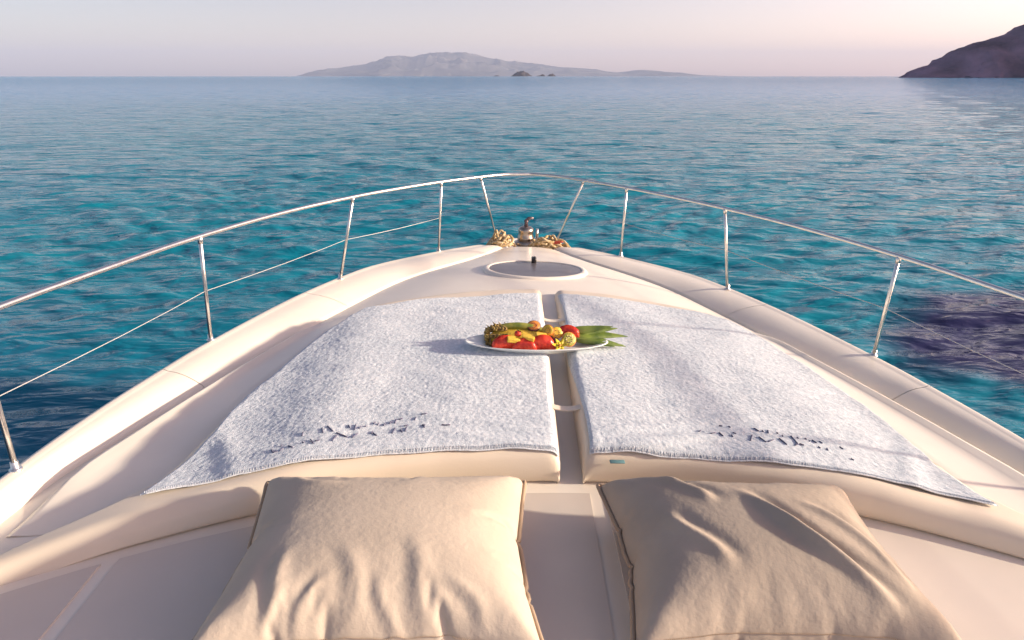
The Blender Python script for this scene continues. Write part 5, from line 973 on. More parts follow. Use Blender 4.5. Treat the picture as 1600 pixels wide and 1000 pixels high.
1,-3,-1,0,0,1,0,-1,0,0,0,0,0,0,-1,0,1,0,0,0,0,0,0,0,0,0,0,0,0,1,-1,0,0,0,-1,0,0,0,-1,-1,0,-1,1,0,-1,0,11,-11,-1,0,1,1,0,0,0,0,0,-1,1,-1,-1,1,-1,1,0,0,0,0,0,0,0,0,0,0,0,0,0,0,0,0,0,
0,0,0,-1,0,-1,0,0,0,-1,-1,-1,-2,0,-9,6,2,2,2,-1,0,0,-1,0,-1,1,-1,0,0,0,0,0,0,0,0,0,0,0,0,0,0,0,0,0,0,0,0,0,0,0,-1,0,1,-1,0,0,1,-1,-1,-4,-2,-2,-13,1,1,0,1,1,0,-1,-2,0,-1,1,-1,0,0,0,
0,0,0,0,-1,0,0,0,0,1,0,0,0,0,0,0,0,0,0,-1,0,1,0,-1,1,0,0,-2,-1,-2,0,0,4,17,1,0,1,-1,0,1,0,0,-1,0,0,0,-1,1,0,-1,0,0,-1,1,0,0,0,0,-1,0,0,1,0,0,0,0,0,0,0,0,-1,0,1,-1,0,0,0,0,1,2,1,0,
-1,1,1,0,0,0,-1,0,0,1,0,-1,-1,1,-1,0,0,0,0,0,0,0,0,0,0,0,0,0,0,0,0,0,0,-1,1,0,0,0,0,-1,0,0,1,0,1,1,1,0,-1,-2,3,0,0,0,0,0,0,0,-2,0,-1,1,-1,0,0,0,0,0,0,0,0,0,0,0,0,0,0,0,0,0,0,0,0,0,
0,-1,0,0,0,0,0,-1,0,0,1,1,0,0,0,2,1,0,-1,0,0,0,-1,1,-2,1,-1,0,0,0,0,0,-1,1,0,0,0,0,0,0,0,0,0,0,0,0,0,0,-1,0,1,0,-1,0,-1,-1,-1,0,1,1,0,1,1,2,1,2,0,-2,-2,0,0,0,0,1,0,0,1,0,-1,0,0,0,
0,0,0,0,0,0,0,0,0,0,0,0,0,-1,1,0,0,-1,0,0,-1,0,0,0,-1,0,0,-1,1,2,2,13,-6,-3,0,-1,-2,-1,1,-1,0,0,0,0,0,0,0,0,1,-1,0,0,0,0,0,0,0,0,0,0,0,0,0,0,0,0,0,-1,0,-1,0,-1,0,1,0,0,0,0,1,3,-10,
6,2,1,1,2,1,-1,1,-1,-1,0,-1,0,0,0,0,0,0,0,0,0,0,0,0,0,0,0,0,0,0,0,0,0,0,0,0,0,0,0,1,0,0,0,0,1,-1,-1,-3,-4,0,1,0,1,1,0,1,1,0,0,0,0,-1,1,-1,0,0,0,0,0,0,0,0,0,0,0,0,0,0,-1,1,-1,0,0,0,
1,-1,1,0,0,0,0,-1,0,0,2,-1,-2,8,-7,-1,1,0,-1,0,0,-1,1,1,0,-1,1,-1,0,0,0,0,0,0,0,0,0,0,0,0,0,0,0,0,0,0,0,0,0,-1,1,-1,0,0,0,0,0,0,1,0,1,0,-4,5,1,0,0,0,-1,-1,0,1,-1,0,1,-1,0,1,0,-1,1,
-1,0,0,0,0,0,0,0,0,0,0,0,0,0,0,-1,1,0,0,1,0,0,0,0,1,1,-1,0,-2,0,0,0,0,1,0,0,0,1,-1,-1,-1,1,-1,1,0,0,0,0,0,0,0,0,0,0,0,0,0,0,0,-1,1,0,0,0,0,-1,1,0,0,0,1,0,0,0,0,0,-2,-1,-8,-2,2,0,0,
0,1,1,-1,0,-1,1,-1,1,-1,0,0,0,0,0,0,0,0,0,0,0,0,0,0,0,0,0,0,0,0,0,0,0,0,0,0,-1,1,0,-1,-2,0,1,1,8,0,-1,1,-1,0,-1,0,1,1,0,0,0,0,0,0,0,0,0,0,0,0,0,0,0,0,0,-1,0,0,1,0,0,0,0,0,1,-1,0,0,
0,0,-1,0,0,-1,0,0,1,0,-1,0,-2,0,1,0,0,0,0,2,0,0,0,0,0,0,0,0,0,0,0,0,0,0,-1,0,1,0,0,0,0,-1,1,0,0,0,0,0,-1,0,0,0,0,-1,2,0,0,1,1,8,-8,0,0,-1,0,1,0,1,-1,0,0,0,0,0,0,0,0,-1,1,0,0,0,-1,
1,0,0,0,0,0,0,0,0,0,0,0,0,0,1,-1,0,0,0,0,-1,0,1,-1,0,-8,8,1,0,0,1,-1,1,-1,0,0,-1,0,0,0,0,0,0,0,0,0,-1,0,2,-1,0,0,0,0,0,0,0,0,0,1,-1,1,-1,0,1,0,-1,0,0,0,-1,-1,2,0,-2,1,1,1,1,-1,0,0,
-1,0,-1,0,0,0,1,-1,0,1,0,0,-1,1,0,-1,1,0,0,0,0,0,0,0,0,0,0,0,0,1,0,-1,0,0,0,0,0,0,0,0,0,0,-2,0,0,0,1,0,-1,1,-1,1,0,0,1,-1,1,0,-1,1,0,0,0,0,0,0,0,0,0,0,0,0,0,0,0,0,1,0,0,0,1,0,1,0,
1,0,0,-1,-3,-1,0,0,-1,1,0,-1,0,0,0,0,0,0,0,0,1,-1,1,0,0,-1,1,0,0,0,0,0,0,0,0,0,0,1,-1,0,0,0,0,0,0,1,1,0,0,1,0,-1,-1,-1,-6,-1,1,0,-1,-1,0,-1,0,0,1,0,1,1,0,-1,1,-1,1,0,0,0,0,0,0,0,0,
0,0,0,0,0,0,0,1,-1,0,0,0,1,0,0,0,0,-1,0,0,0,1,6,0,1,0,-1,-1,-1,0,-1,0,1,1,1,-1,0,1,0,0,0,-1,1,0,0,0,0,0,0,0,0,0,0,0,0,0,-1,1,0,0,1,0,0,0,-1,-1,-1,0,0,0,1,3,-2,3,0,-1,-1,-1,0,0,1,0,
0,0,1,0,-1,0,1,0,0,0,0,0,0,0,0,0,0,0,0,0,0,0,0,0,0,0,0,0,0,0,0,2,0,1,-1,0,-1,-3,-13,17,-18,-4,0,0,2,0,2,0,0,0,0,0,0,1,0,0,-1,1,0,0,0,0,0,0,0,0,0,0,0,0,-1,1,0,1,-1,1,-1,0,0,0,0,1,0,
0,0,1,3,13,-17,11,2,0,2,1,1,0,0,0,-1,0,0,1,0,0,0,0,0,0,0,0,0,0,0,0,0,0,0,0,0,0,0,0,0,1,-1,1,-1,0,0,-1,1,1,2,1,0,0,-1,-2,1,1,0,1,-1,0,-1,0,-1,2,0,0,0,0,0,0,0,0,0,0,0,0,0,0,0,0,0,0,
0,-1,1,0,1,-1,0,0,0,2,-1,0,1,-1,1,0,1,2,-2,-4,-6,4,2,0,-2,0,0,0,0,1,0,1,0,0,0,0,0,0,0,0,0,0,0,0,0,0,0,0,0,-1,1,0,0,0,0,0,1,0,0,1,1,0,1,-1,1,0,-2,-2,-10,-1,-3,-2,0,2,0,1,1,0,1,0,0,
1,0,0,0,0,0,0,0,0,0,0,0,0,0,0,0,-1,1,0,0,0,0,0,0,0,0,0,1,0,0,1,0,0,-1,0,2,11,8,-11,-4,1,0,2,1,1,1,0,0,0,0,0,1,0,0,1,-1,0,0,0,0,0,0,0,0,-1,1,0,0,0,0,-1,1,0,0,1,0,0,0,1,-1,1,-1,0,1,
2,1,-14,7,3,1,1,0,0,0,1,0,1,0,0,0,0,1,-1,0,1,-1,0,0,0,0,0,-1,0,1,0,0,0,0,-1,1,0,0,0,0,0,1,0,0,1,0,0,1,1,1,0,-6,2,1,1,0,0,0,1,0,1,0,0,0,1,-1,0,1,-1,0,1,0,-1,0,0,0,0,0,0,-1,0,0,0,1,
-1,0,1,0,0,1,0,0,1,0,0,1,1,1,0,-1,-6,2,2,0,1,0,0,0,0,1,0,1,0,0,0,0,0,0,0,-1,0,1,0,-1,-1,1,-1,0,1,-1,0,0,0,0,0,0,0,1,0,0,1,1,1,0,1,0,1,0,0,-3,-1,1,0,0,0,1,1,1,0,0,1,0,0,0,0,0,0,0,0,
0,0,-1,0,0,-1,1,-1,0,1,-1,0,0,0,0,0,0,0,0,1,1,0,1,1,0,2,-1,0,0,-5,1,0,1,0,2,1,0,0,0,1,0,0,0,1,-1,0,1,-1,0,-1,0,1,-1,0,-1,0,0,0,0,0,0,-1,1,0,-1,1,0,0,0,1,0,1,0,2,0,1,0,1,-5,0,0,1,1,
1,0,1,1,1,1,-1,1,0,-1,1,0,-1,-1,0,1,0,-1,1,-2,1,-1,1,-1,0,0,-1,1,0,-1,1,0,-1,1,0,0,1,0,2,-1,1,1,2,0,-4,-1,0,0,2,1,1,2,1,0,-1,1,0,-1,1,0,-1,0,0,0,-1,0,0,0,0,0,0,-1,1,-1,0,0,0,-1,1,
-1,0,0,0,1,0,1,0,1,1,1,1,0,0,-5,0,0,2,1,1,2,0,0,1,1,-1,0,0,0,0,0,-1,0,-1,1,-1,1,-1,1,-1,0,0,-1,0,0,0,-1,0,0,0,0,0,0,0,0,0,2,0,2,1,1,0,1,-5,1,1,1,1,1,1,1,0,0,0,0,0,0,0,-1,0,1,0,-1,
-1,0,0,1,-1,0,-1,0,1,0,-1,0,0,0,-1,0,0,0,0,-1,1,0,0,2,1,1,2,1,0,-7,2,3,1,2,1,0,0,1,-1,0,0,-1,1,-1,0,0,0,0,1,-1,0,-2,0,2,-1,0,0,-1,0,0,0,-1,0,0,0,0,0,0,0,0,0,0,0,2,1,1,2,2,-6,3,2,2,
1,0,1,-1,0,1,-1,0,0,0,0,0,-1,0,0,0,0,-1,-1,0,0,1,0,-1,1,0,0,-1,0,-1,0,0,0,0,0,0,-1,1,0,0,0,1,2,2,3,-5,3,3,1,0,0,0,1,-1,0,0,0,0,0,0,0,0,-1,0,1,0,-2,-1,-1,0,1,0,1,0,0,1,-1,-1,-1,0,0,
0,0,0,0,0,-1,1,0,0,0,1,3,3,-5,4,2,1,0,0,0,-1,1,-1,0,1,0,-1,0,0,0,0,0,0,0,-1,-2,0,1,0,1,0,0,1,0,1,-1,-1,-1,0,0,0,-1,1,0,0,-1,1,-1,1,0,2,3,0,1,1,0,-1,1,-1,0,0,0,0,0,0,0,1,-2,0,2,-1,
0,1,-3,-1,1,0,0,1,1,-1,0,1,2,-1,-4,1,1,-1,0,0,0,0,0,1,-1,0,-1,0,1,2,281,3,-1,-5,2,-1,1,0,-6,-1,6,-4,2,-7,3,1,-5,6,0,-8,1,4,3,-5,-1,1,-3,1,2,2,-1,-1,1,3,-2,0,7,-2,2,-3,6,0,-5,3,3,1,
3,-3,2,2,32,18,7,-2,1,0,-1,4,0,-5,3,-2,7,-3,-2,2,-5,1,7,-1,-5,-3,4,2,-1,1,-2,-2,2,3,0,-1,-2,2,1,-5,2,-1,3,-4,1,3,-2,-2,-1,-7,-14,-36,-1,18,11,8,3,2,0,0,1,0,-1,1,0,1,0,0,1,-1,1,1,
-1,-1,-1,1,0,0,1,-1,-1,0,1,1,-1,0,0,0,-1,0,-1,1,-1,-1,1,-1,-2,-4,-7,-10,-18,-3,7,7,9,7,3,1,1,0,1,0,0,1,-1,0,1,1,-1,1,1,-2,-1,1,0,-1,1,0,-1,0,0,0,1,0,-1,0,0,0,0,0,-1,-1,0,0,-2,-3,
-6,-8,-8,-7,-1,1,4,7,8,5,1,1,1,1,-1,1,0,1,0,1,1,0,0,-1,0,0,1,0,-1,0,0,0,-1,1,0,0,0,-1,-1,0,-1,1,-1,0,-1,-1,-1,-1,-4,-8,-7,-3,3,1,-1,2,3,5,3,4,1,3,0,1,0,0,0,0,2,0,1,-1,0,0,0,0,0,0,
0,1,0,0,0,0,-1,0,0,-1,0,0,-1,-1,-1,-1,-1,-1,-3,-4,-4,-4,-2,-1,4,-3,-1,2,2,3,3,4,2,1,1,0,1,1,0,0,1,0,0,0,-1,1,0,0,0,0,1,-1,1,-1,-1,0,1,-1,1,-2,0,-1,0,-1,-1,-1,-4,-3,-4,-2,-1,-1,-5,
-3,1,2,0,1,2,3,4,2,2,2,1,1,-1,1,0,1,1,-1,-1,1,1,0,-1,0,1,-1,0,2,-1,0,-1,-1,1,-1,0,-1,-1,0,-1,-2,-3,-2,-4,-2,-1,-1,0,3,1,-1,0,1,1,1,2,3,2,2,1,2,0,2,0,-1,1,1,0,0,0,1,0,0,0,-1,0,1,1,
-1,-2,0,0,-1,0,0,-1,0,-2,-1,-2,-2,-2,-2,-2,-2,1,0,2,-5,3,1,1,0,2,1,2,2,3,2,1,1,0,1,0,-1,1,1,1,0,1,-1,0,1,0,0,0,0,-1,0,-1,-1,0,0,-2,0,-1,0,-3,-1,-3,-2,-2,0,-1,0,0,-2,0,0,0,0,2,0,1,
0,3,1,2,1,1,1,1,0,0,0,1,1,2,-1,-1,0,0,1,1,1,-2,-1,-1,0,0,-1,0,0,-1,-1,-2,-1,-2,-2,-2,-1,-1,1,-1,0,1,4,-2,-1,1,-1,1,1,1,0,2,1,2,1,1,0,1,1,-1,0,1,1,1,0,0,0,-1,1,1,-1,-1,-1,-1,0,0,-1,
-1,-1,-1,-1,-1,-2,0,-1,0,0,-2,-1,-1,-1,-1,2,1,-1,1,0,0,1,1,0,2,0,2,0,1,1,0,1,-1,1,1,0,0,1,0,1,-1,0,0,-1,-1,0,0,-1,0,0,-1,-2,-1,-1,-2,-1,0,-1,-1,1,-1,-2,-2,-5,3,1,0,1,1,1,0,1,1,0,2,
0,1,1,1,0,0,1,-1,1,0,1,0,0,-1,1,0,-1,0,0,0,-1,0,-1,-1,-1,0,-2,-1,0,-2,-1,0,0,-2,0,1,-1,0,0,-1,1,0,0,1,1,0,1,1,0,1,1,1,0,1,0,0,1,0,0,1,0,0,-1,-1,0,0,0,0,0,-1,0,0,-1,-1,-1,0,-1,-1,0,
0,-1,-1,0,1,0,1,6,-6,0,1,1,1,0,-1,1,0,1,0,0,1,0,1,0,1,0,0,0,1,0,0,0,0,-1,0,1,-1,0,0,0,0,-1,-1,0,-1,-1,-1,0,-1,-1,0,0,1,-1,1,2,-1,3,1,0,-1,0,-1,1,-1,1,0,1,1,0,1,0,1,0,0,0,0,0,0,1,0,
0,0,0,-1,1,0,-1,0,-1,0,0,-1,-1,0,-1,-1,0,-1,0,0,0,0,-1,1,1,0,-1,0,-1,0,1,0,1,1,0,1,0,1,0,1,0,0,1,-1,1,0,0,0,0,0,0,-1,1,-1,0,0,0,0,-1,0,-1,0,-1,0,1,0,0,0,-2,-2,-1,0,2,-2,1,0,-1,0,0,
1,1,1,0,1,0,1,0,1,-1,1,1,-1,1,0,0,1,0,0,-1,0,0,-1,1,0,0,-1,0,-1,0,0,0,0,0,-1,0,0,-2,-1,0,-1,2,1,2,-3,0,0,1,0,0,1,0,0,0,1,0,1,0,1,0,-1,1,1,-1,0,0,0,0,1,-1,1,0,-1,0,0,0,-1,0,0,-1,0,
0,0,0,-1,0,0,0,0,2,-3,-5,-2,1,1,0,0,0,0,-1,0,1,1,0,1,0,1,0,0,1,0,-1,1,0,0,0,0,0,0,0,-1,1,-1,0,0,0,0,-1,0,-1,-1,1,0,1,-1,1,1,-1,-1,0,-1,0,0,-1,0,-1,0,1,1,1,0,0,1,0,0,0,0,1,0,0,1,-1,
1,-1,0,1,-1,0,0,1,-1,1,-1,0,0,-1,0,0,-1,1,-2,0,-1,0,0,0,0,0,1,0,2,-2,-1,0,1,0,-1,0,1,0,1,0,0,1,0,1,-1,0,1,0,1,-1,1,-1,0,1,-1,0,0,0,-1,1,-1,0,0,-1,0,1,-2,-1,-1,-1,0,1,0,1,1,-1,0,-1,
0,1,1,0,1,0,0,-1,1,0,0,0,-1,0,0,1,0,0,0,0,1,-1,1,0,-1,1,-1,0,0,0,0,0,0,0,0,-1,-2,0,-1,0,0,0,-1,1,1,1,1,4,-7,4,1,0,1,1,0,1,0,0,0,0,0,0,0,0,0,1,0,0,1,-1,0,0,0,0,0,0,0,0,0,0,0,-1,0,0,
-1,0,-2,1,-1,0,0,1,0,0,-1,1,-5,2,-1,0,0,-1,-2,1,-1,0,1,0,1,1,0,1,0,-1,0,0,0,0,0,1,0,-1,1,0,0,0,0,0,-1,0,1,-1,0,0,0,1,-1,0,1,0,-1,0,0,-1,1,6,2,0,0,0,0,0,-1,0,-1,-1,0,0,0,1,0,0,2,-1,
0,1,-1,1,-1,0,0,0,0,0,0,0,0,0,0,-1,0,0,0,0,0,0,1,-1,0,0,1,-1,1,-1,-2,1,-1,-1,0,0,1,0,1,0,-1,0,-1,1,0,0,1,0,0,0,0,0,0,0,0,1,-1,0,0,0,0,0,0,0,-1,1,-1,0,-1,0,0,0,0,0,1,-1,1,0,-1,-3,1,
-2,-1,0,0,0,1,0,1,0,0,0,0,0,1,0,-1,1,0,-1,1,-1,1,0,-1,1,0,0,0,-1,0,0,0,0,0,0,1,0,0,1,-1,1,1,-1,0,-1,0,0,-1,-2,2,0,-1,1,-1,0,0,0,1,1,0,-1,1,-1,0,0,0,0,1,-1,1,0,0,0,0,0,0,-1,1,0,-1,
0,1,-1,0,-1,1,0,1,1,0,-1,0,0,0,0,0,4,-3,2,1,0,-1,0,0,-1,1,0,0,1,0,0,0,-1,1,0,1,-1,0,0,0,0,0,0,0,0,1,-1,0,1,-1,0,0,0,0,0,1,-1,0,-1,0,0,-1,1,0,1,0,2,-2,0,1,0,1,-1,0,-1,0,0,-1,1,-1,0,
1,0,0,-1,1,0,0,0,-1,1,0,-1,1,-1,1,0,0,1,-1,1,0,0,-1,0,-1,0,0,0,0,0,-1,1,-1,-2,-2,3,1,0,0,0,0,0,-1,0,-2,1,-1,1,0,0,0,0,0,-1,1,0,-1,1,-1,0,1,-1,1,0,0,0,-1,1,0,0,0,0,-1,0,-1,1,0,-1,1,
1,0,0,-2,0,0,1,0,0,-1,0,-1,0,0,1,-1,1,0,0,0,-1,0,1,0,-1,0,0,0,0,0,0,0,0,0,0,0,1,0,-1,0,0,1,0,1,0,-1,0,0,0,0,0,0,2,-1,0,-1,0,0,0,0,0,0,-1,1,1,0,0,0,0,0,1,-1,0,0,0,0,0,0,0,0,0,0,0,0,
0,0,0,1,0,1,0,0,0,-1,0,0,0,-1,1,0,1,3,1,0,-1,-2,0,0,0,0,1,1,0,1,0,-1,0,0,0,-1,0,0,0,0,0,0,0,0,0,0,0,0,0,0,0,0,0,1,0,0,0,0,0,0,0,0,1,-1,0,-1,-3,3,-1,-1,1,-1,0,0,0,0,1,-1,-1,-1,1,0,
-1,0,0,-1,0,1,-1,0,0,0,0,0,0,0,0,0,1,0,0,1,-1,1,1,0,0,2,0,0,0,0,0,-1,-1,-2,-1,1,0,0,0,0,0,1,0,-1,1,-1,0,-1,0,0,-1,0,1,0,-1,0,0,0,0,0,0,0,0,0,1,-1,1,0,0,0,0,0,1,1,0,1,0,1,0,-1,-1,
-1,-2,0,-1,1,0,1,1,0,0,0,0,-1,-1,-1,0,-1,0,0,0,-1,0,0,0,1,-1,1,-1,0,1,0,0,0,0,0,1,-1,1,0,0,1,0,1,0,-1,0,0,0,-1,1,4,2,-2,0,0,1,0,1,1,-1,-1,-2,0,0,0,0,-1,0,-1,1,-1,0,0,0,1,-1,0,0,0,
0,0,0,1,-1,0,1,0,0,1,0,1,0,-1,0,-1,0,0,1,1,-1,4,-4,-1,1,0,1,0,0,0,-2,1,-1,0,-1,-1,1,0,0,-1,0,0,0,0,-1,1,0,0,0,-1,1,0,0,1,0,0,0,0,0,0,0,0,2,1,0,-1,0,1,0,2,-8,8,2,0,0,0,-1,-1,-1,1,
-1,0,-1,0,0,-1,-1,0,0,1,-1,0,0,1,-1,0,0,0,1,-1,0,0,0,1,0,1,1,-1,0,0,0,0,1,0,1,0,-1,0,-2,6,-4,-1,-1,0,-2,-1,-1,1,0,1,1,-1,-1,0,-1,1,0,0,-1,0,0,-1,0,0,1,0,-1,0,1,0,0,1,-1,1,0,0,1,0,
-1,0,0,0,2,0,1,1,-1,-1,-3,2,0,0,-2,0,1,1,0,0,-1,-1,0,-1,0,0,-1,0,0,0,0,0,0,0,0,0,0,0,1,-1,0,1,0,1,0,0,1,1,0,1,0,-1,0,0,1,0,0,0,0,2,-2,-1,0,0,1,0,0,-1,-1,0,-1,-1,1,-2,0,0,0,-1,1,0,
0,0,-1,0,0,0,1,-1,1,0,0,0,0,1,1,0,0,2,0,1,1,0,1,-1,0,-1,0,2,1,0,1,-1,1,-1,0,-2,0,-1,-1,0,0,-2,1,-1,0,-1,0,-1,1,0,0,0,0,0,0,-1,1,0,0,0,0,1,0,1,0,1,0,1,0,0,1,0,0,0,0,0,0,-2,2,1,1,0,
0,-2,-1,-1,0,-1,-1,0,0,-2,0,0,-1,1,-1,0,-1,0,1,0,0,-1,1,-1,1,0,0,1,0,1,0,0,1,0,1,1,1,0,-1,1,0,1,1,1,-3,2,0,1,0,-1,-1,0,-1,0,-1,0,-1,-1,0,-1,-1,1,-1,0,-1,1,-1,0,0,-1,1,0,1,-1,1,1,
-1,1,0,1,2,0,1,0,1,0,1,0,1,1,0,0,-1,7,-7,-1,0,-1,-1,1,0,-1,-1,0,-2,-1,-1,0,0,-1,0,-1,1,-1,-1,0,0,0,0,0,0,1,1,0,-1,2,0,0,1,0,2,1,1,0,1,0,2,0,0,1,0,0,-1,0,0,-1,0,0,-1,0,0,-1,-2,-1,
-1,0,-2,0,0,-1,0,0,0,-1,0,0,-1,0,1,0,0,0,1,1,-1,1,1,0,2,0,2,1,2,1,1,-1,1,1,0,0,-1,-4,4,0,0,-1,0,-1,-1,-2,-1,-1,-1,-1,-2,0,-1,-1,0,0,0,0,-1,0,-1,0,0,1,0,0,1,0,1,1,0,0,1,0,2,1,1,1,2,
1,2,0,0,1,0,0,1,0,0,-2,-1,-1,0,-2,0,-3,-1,-1,-2,0,-1,0,-1,-1,0,1,0,0,-1,-1,-1,1,0,1,0,0,1,-1,1,1,1,0,1,1,0,3,1,1,2,0,2,1,0,0,-1,-1,2,0,0,-1,-1,-2,-2,-2,-2,-2,-1,-1,-1,0,-1,0,-2,2,
-1,0,0,-1,0,-1,0,1,0,-1,1,1,0,0,1,1,0,1,0,2,1,3,2,0,2,0,1,1,0,0,5,-3,-1,0,-1,-2,-2,-3,-4,-1,-1,-2,-1,0,-1,0,-1,0,0,0,0,0,0,0,-1,-1,1,1,0,0,0,0,1,0,0,2,0,1,1,1,2,2,3,2,1,1,1,1,4,2,
-1,-1,0,-1,-3,-4,-3,-2,-2,-1,0,-1,-1,0,0,-1,0,-1,-1,0,1,1,0,-1,0,-1,1,1,-1,0,1,0,1,-1,1,1,0,1,1,2,3,4,2,3,1,0,1,-1,-4,3,1,-2,-2,-3,-4,-3,-2,-1,0,-1,-1,0,0,-2,0,0,0,-1,0,1,1,0,0,-2,
1,1,-1,0,0,0,0,0,1,1,1,0,0,1,1,3,3,4,2,3,1,0,-3,0,0,-2,-3,-4,-5,-3,-2,0,-1,-2,-1,1,0,-1,0,0,0,-1,-1,0,1,0,0,1,0,-1,-1,1,0,0,0,0,0,1,0,0,1,1,0,2,1,2,3,5,3,3,2,6,1,-2,-5,-6,-7,-3,-2,
-2,-1,0,-1,0,-1,0,0,0,-1,1,-1,0,0,-1,1,-1,0,1,0,0,0,0,0,-1,1,0,1,-1,1,1,0,1,0,1,1,3,4,7,6,3,1,5,-9,-8,-10,-5,-3,0,0,-1,-1,-1,0,0,0,-1,0,0,0,-1,1,0,-1,-1,0,2,1,0,-1,0,1,-2,1,0,1,0,
0,-1,1,0,1,0,0,1,1,3,7,8,7,5,2,-19,-12,-7,-4,-1,0,0,1,-1,0,-1,0,0,0,-1,2,-2,1,-1,-2,0,-1,3,1,1,-1,0,-1,0,0,0,-1,0,1,0,0,0,2,0,-1,0,0,2,0,4,8,10,15,-9,-25,-19,-5,3,-7,1,1,3,1,-1,-2,
-2,4,-5,3,2,-2,1,1,-4,0,-2,3,3,-3,0,2,-3,5,-4,1,0,-2,4,-3,-1,3,-2,2,-3,0,1,1,-1,1,10,15,35,]}
def dec(k, shape=(61, 49)):
    d = np.array(CLOTH[k], dtype=np.int64).reshape(3, *shape)
    q = np.cumsum(np.cumsum(d, axis=1), axis=2)
    return np.moveaxis(q, 0, 2)*0.0005
def pillow(key, label, c, rz, sc, m, mirror, folds, pm):
    A = dec(key).copy()
    if mirror:
        A = A[::-1].copy(); A[..., 0] *= -1
    th = boat_thing('pillow', label, 'pillow', c, rz, 'scatter pillows at the foot of the sunpad')
    A *= np.array(sc)
    hx, hy = np.abs(A[..., 0]).max(), np.abs(A[..., 1]).max()
    U, Wv = A[..., 0]/hx, A[..., 1]/hy
    inside = np.clip((1-np.abs(U))*(1-np.abs(Wv))*9, 0, 1)
    for (x0, y0, x1, y1, wd, amp) in folds:
        dx, dy = x1-x0, y1-y0; L = math.hypot(dx, dy)
        al = ((U-x0)*dx+(Wv-y0)*dy)/L**2
        pe = ((U-x0)*-dy+(Wv-y0)*dx)/L
        pe = pe + 0.05*np.sin(al*4.5+x0*9)
        prof = np.exp(-(pe/wd)**2)-0.7*np.exp(-((pe-1.5*wd)/wd)**2)
        A[..., 2] += amp*prof*smoothstep(-0.05, 0.3, al)*smoothstep(1.08, 0.7, al)*inside
    zs = float(A[0, :, 2].mean())
    # upper and lower skins share the seam ring
    nu, nv = A.shape[:2]
    V, F = grid_np(A)
    V = [tuple(v) for v in V]; F = [tuple(f) for f in F]
    b = len(V); low = {}
    for i in range(nu):
        for j in range(nv):
            if i in (0, nu-1) or j in (0, nv-1): low[i, j] = i*nv+j
            else:
                low[i, j] = len(V); x, y, z = A[i, j]
                zz = max(0.004, zs-(z-zs)*1.1)
                V.append((x, y, zz))
    for i in range(nu-1):
        for j in range(nv-1):
            F.append((low[i, j], low[i, j+1], low[i+1, j+1], low[i+1, j]))
    o = mesh_obj('pillow_cover', V, F, m, th)
    sb = o.modifiers.new('smooth', 'SUBSURF'); sb.levels = 1; sb.render_levels = 2
    # piped seam round the rim
    ring = [A[i, 0] for i in range(nu)] + [A[nu-1, j] for j in range(1, nv)] + [A[i, nv-1] for i in reversed(range(nu-1))] + [A[0, j] for j in reversed(range(1, nv))]
    ring = [Vector(p) for p in ring]
    cc = Vector((0, 0, zs))
    out = []
    for p in ring:
        d = (p-cc); d.z = 0; d.normalize(); out.append(p+d*0.004)
    MB().tube(out, 0.0068, 8).build('piping', pm, th)
    # stitched line and zip along the near seam
    zp = MB()
    row = [Vector(A[i, 1])+Vector((0, -0.001, 0.003)) for i in range(3, nu-3)]
    for a, q in zip(row[:-1], row[1:]):
        for f in (0.1, 0.43, 0.76):
            u = a.lerp(q, f); v = a.lerp(q, f+0.17); zp.tube([u, v], 0.0014, 4)
    tag(zp.build('stitching', pm, th), kind='stuff')
    return th
M_pipeL = mat('piping_sand', (0.42, 0.31, 0.21), 0.9)
M_pipeR = mat('piping_brown', (0.40, 0.29, 0.20), 0.9)
pillow('a', 'sand coloured pillow left of the centre seam, lit bright with puckers at its near seam', (-0.60, 1.445, 0.006), R(2.2), (0.99, 1.0, 0.86), M_canvas, False,
       [(-0.75, 0.75, -0.35, 0.45, 0.05, 0.010), (-0.62, -0.95, -0.48, -0.30, 0.05, 0.009), (-0.38, -0.98, -0.28, -0.5, 0.035, 0.008), (-0.10, -0.98, -0.18, -0.30, 0.06, 0.006), (0.14, -0.98, 0.08, -0.55, 0.035, 0.007), (0.42, -0.98, 0.16, -0.25, 0.06, 0.006), (0.66, -0.95, 0.46, -0.55, 0.04, 0.008)], M_pipeL)
pillow('b', 'darker tan pillow right of the centre seam with deep diagonal creases', (0.455, 1.445, 0.006), R(-1.2), (0.975, 1.0, 0.86), M_canvas2, True,
       [(-0.15, 0.35, 0.45, -0.55, 0.055, 0.020), (0.05, 0.15, 0.55, -0.85, 0.05, 0.020), (-0.55, 0.75, -0.35, 0.15, 0.05, 0.014), (-0.85, 0.85, -0.35, 0.55, 0.06, 0.014),
        (0.30, 0.25, 0.80, -0.60, 0.05, 0.016), (-0.62, 0.15, -0.40, -0.55, 0.05, 0.014)], M_pipeR)

# ------------------------------------------------------------------ platter of fruit
PX, PY = -0.095, 2.81
PZ = float(pad_top(np.array(0.1), np.array(2.86)))+0.014
M_plate = mat('white_china', (0.80, 0.83, 0.80), 0.18, var=0.02, vscale=10)
def to_plate(o, p=(0, 0, 0), rz=0.0, rx=0.0, ry=0.0): return at_boat(o, (PX+p[0], PY+p[1], PZ+p[2]), rz, rx, ry)
pl = MB()
pl.lathe([(0.02, 0.004), (0.55, 0.004), (0.62, 0.0), (0.66, 0.006), (0.85, 0.022), (0.985, 0.034), (1.0, 0.0365), (0.992, 0.040), (0.965, 0.038), (0.82, 0.028), (0.62, 0.012), (0.02, 0.011)], 64, (0, 0, 0), 0.345, 0.112)
plate = pl.build('platter', M_plate); tag(plate, 'long oval white platter of fruit lying across the gap between the towels', 'platter')
to_plate(plate, (0, 0, 0), R(3))

def thing_p(name, label, cat, p, rz=0, rx=0, ry=0, group=None):
    o = bpy.data.objects.new(name, None); COL.objects.link(o); o.empty_display_size = 0.03
    to_plate(o, p, rz, rx, ry); return tag(o, label, cat, group)

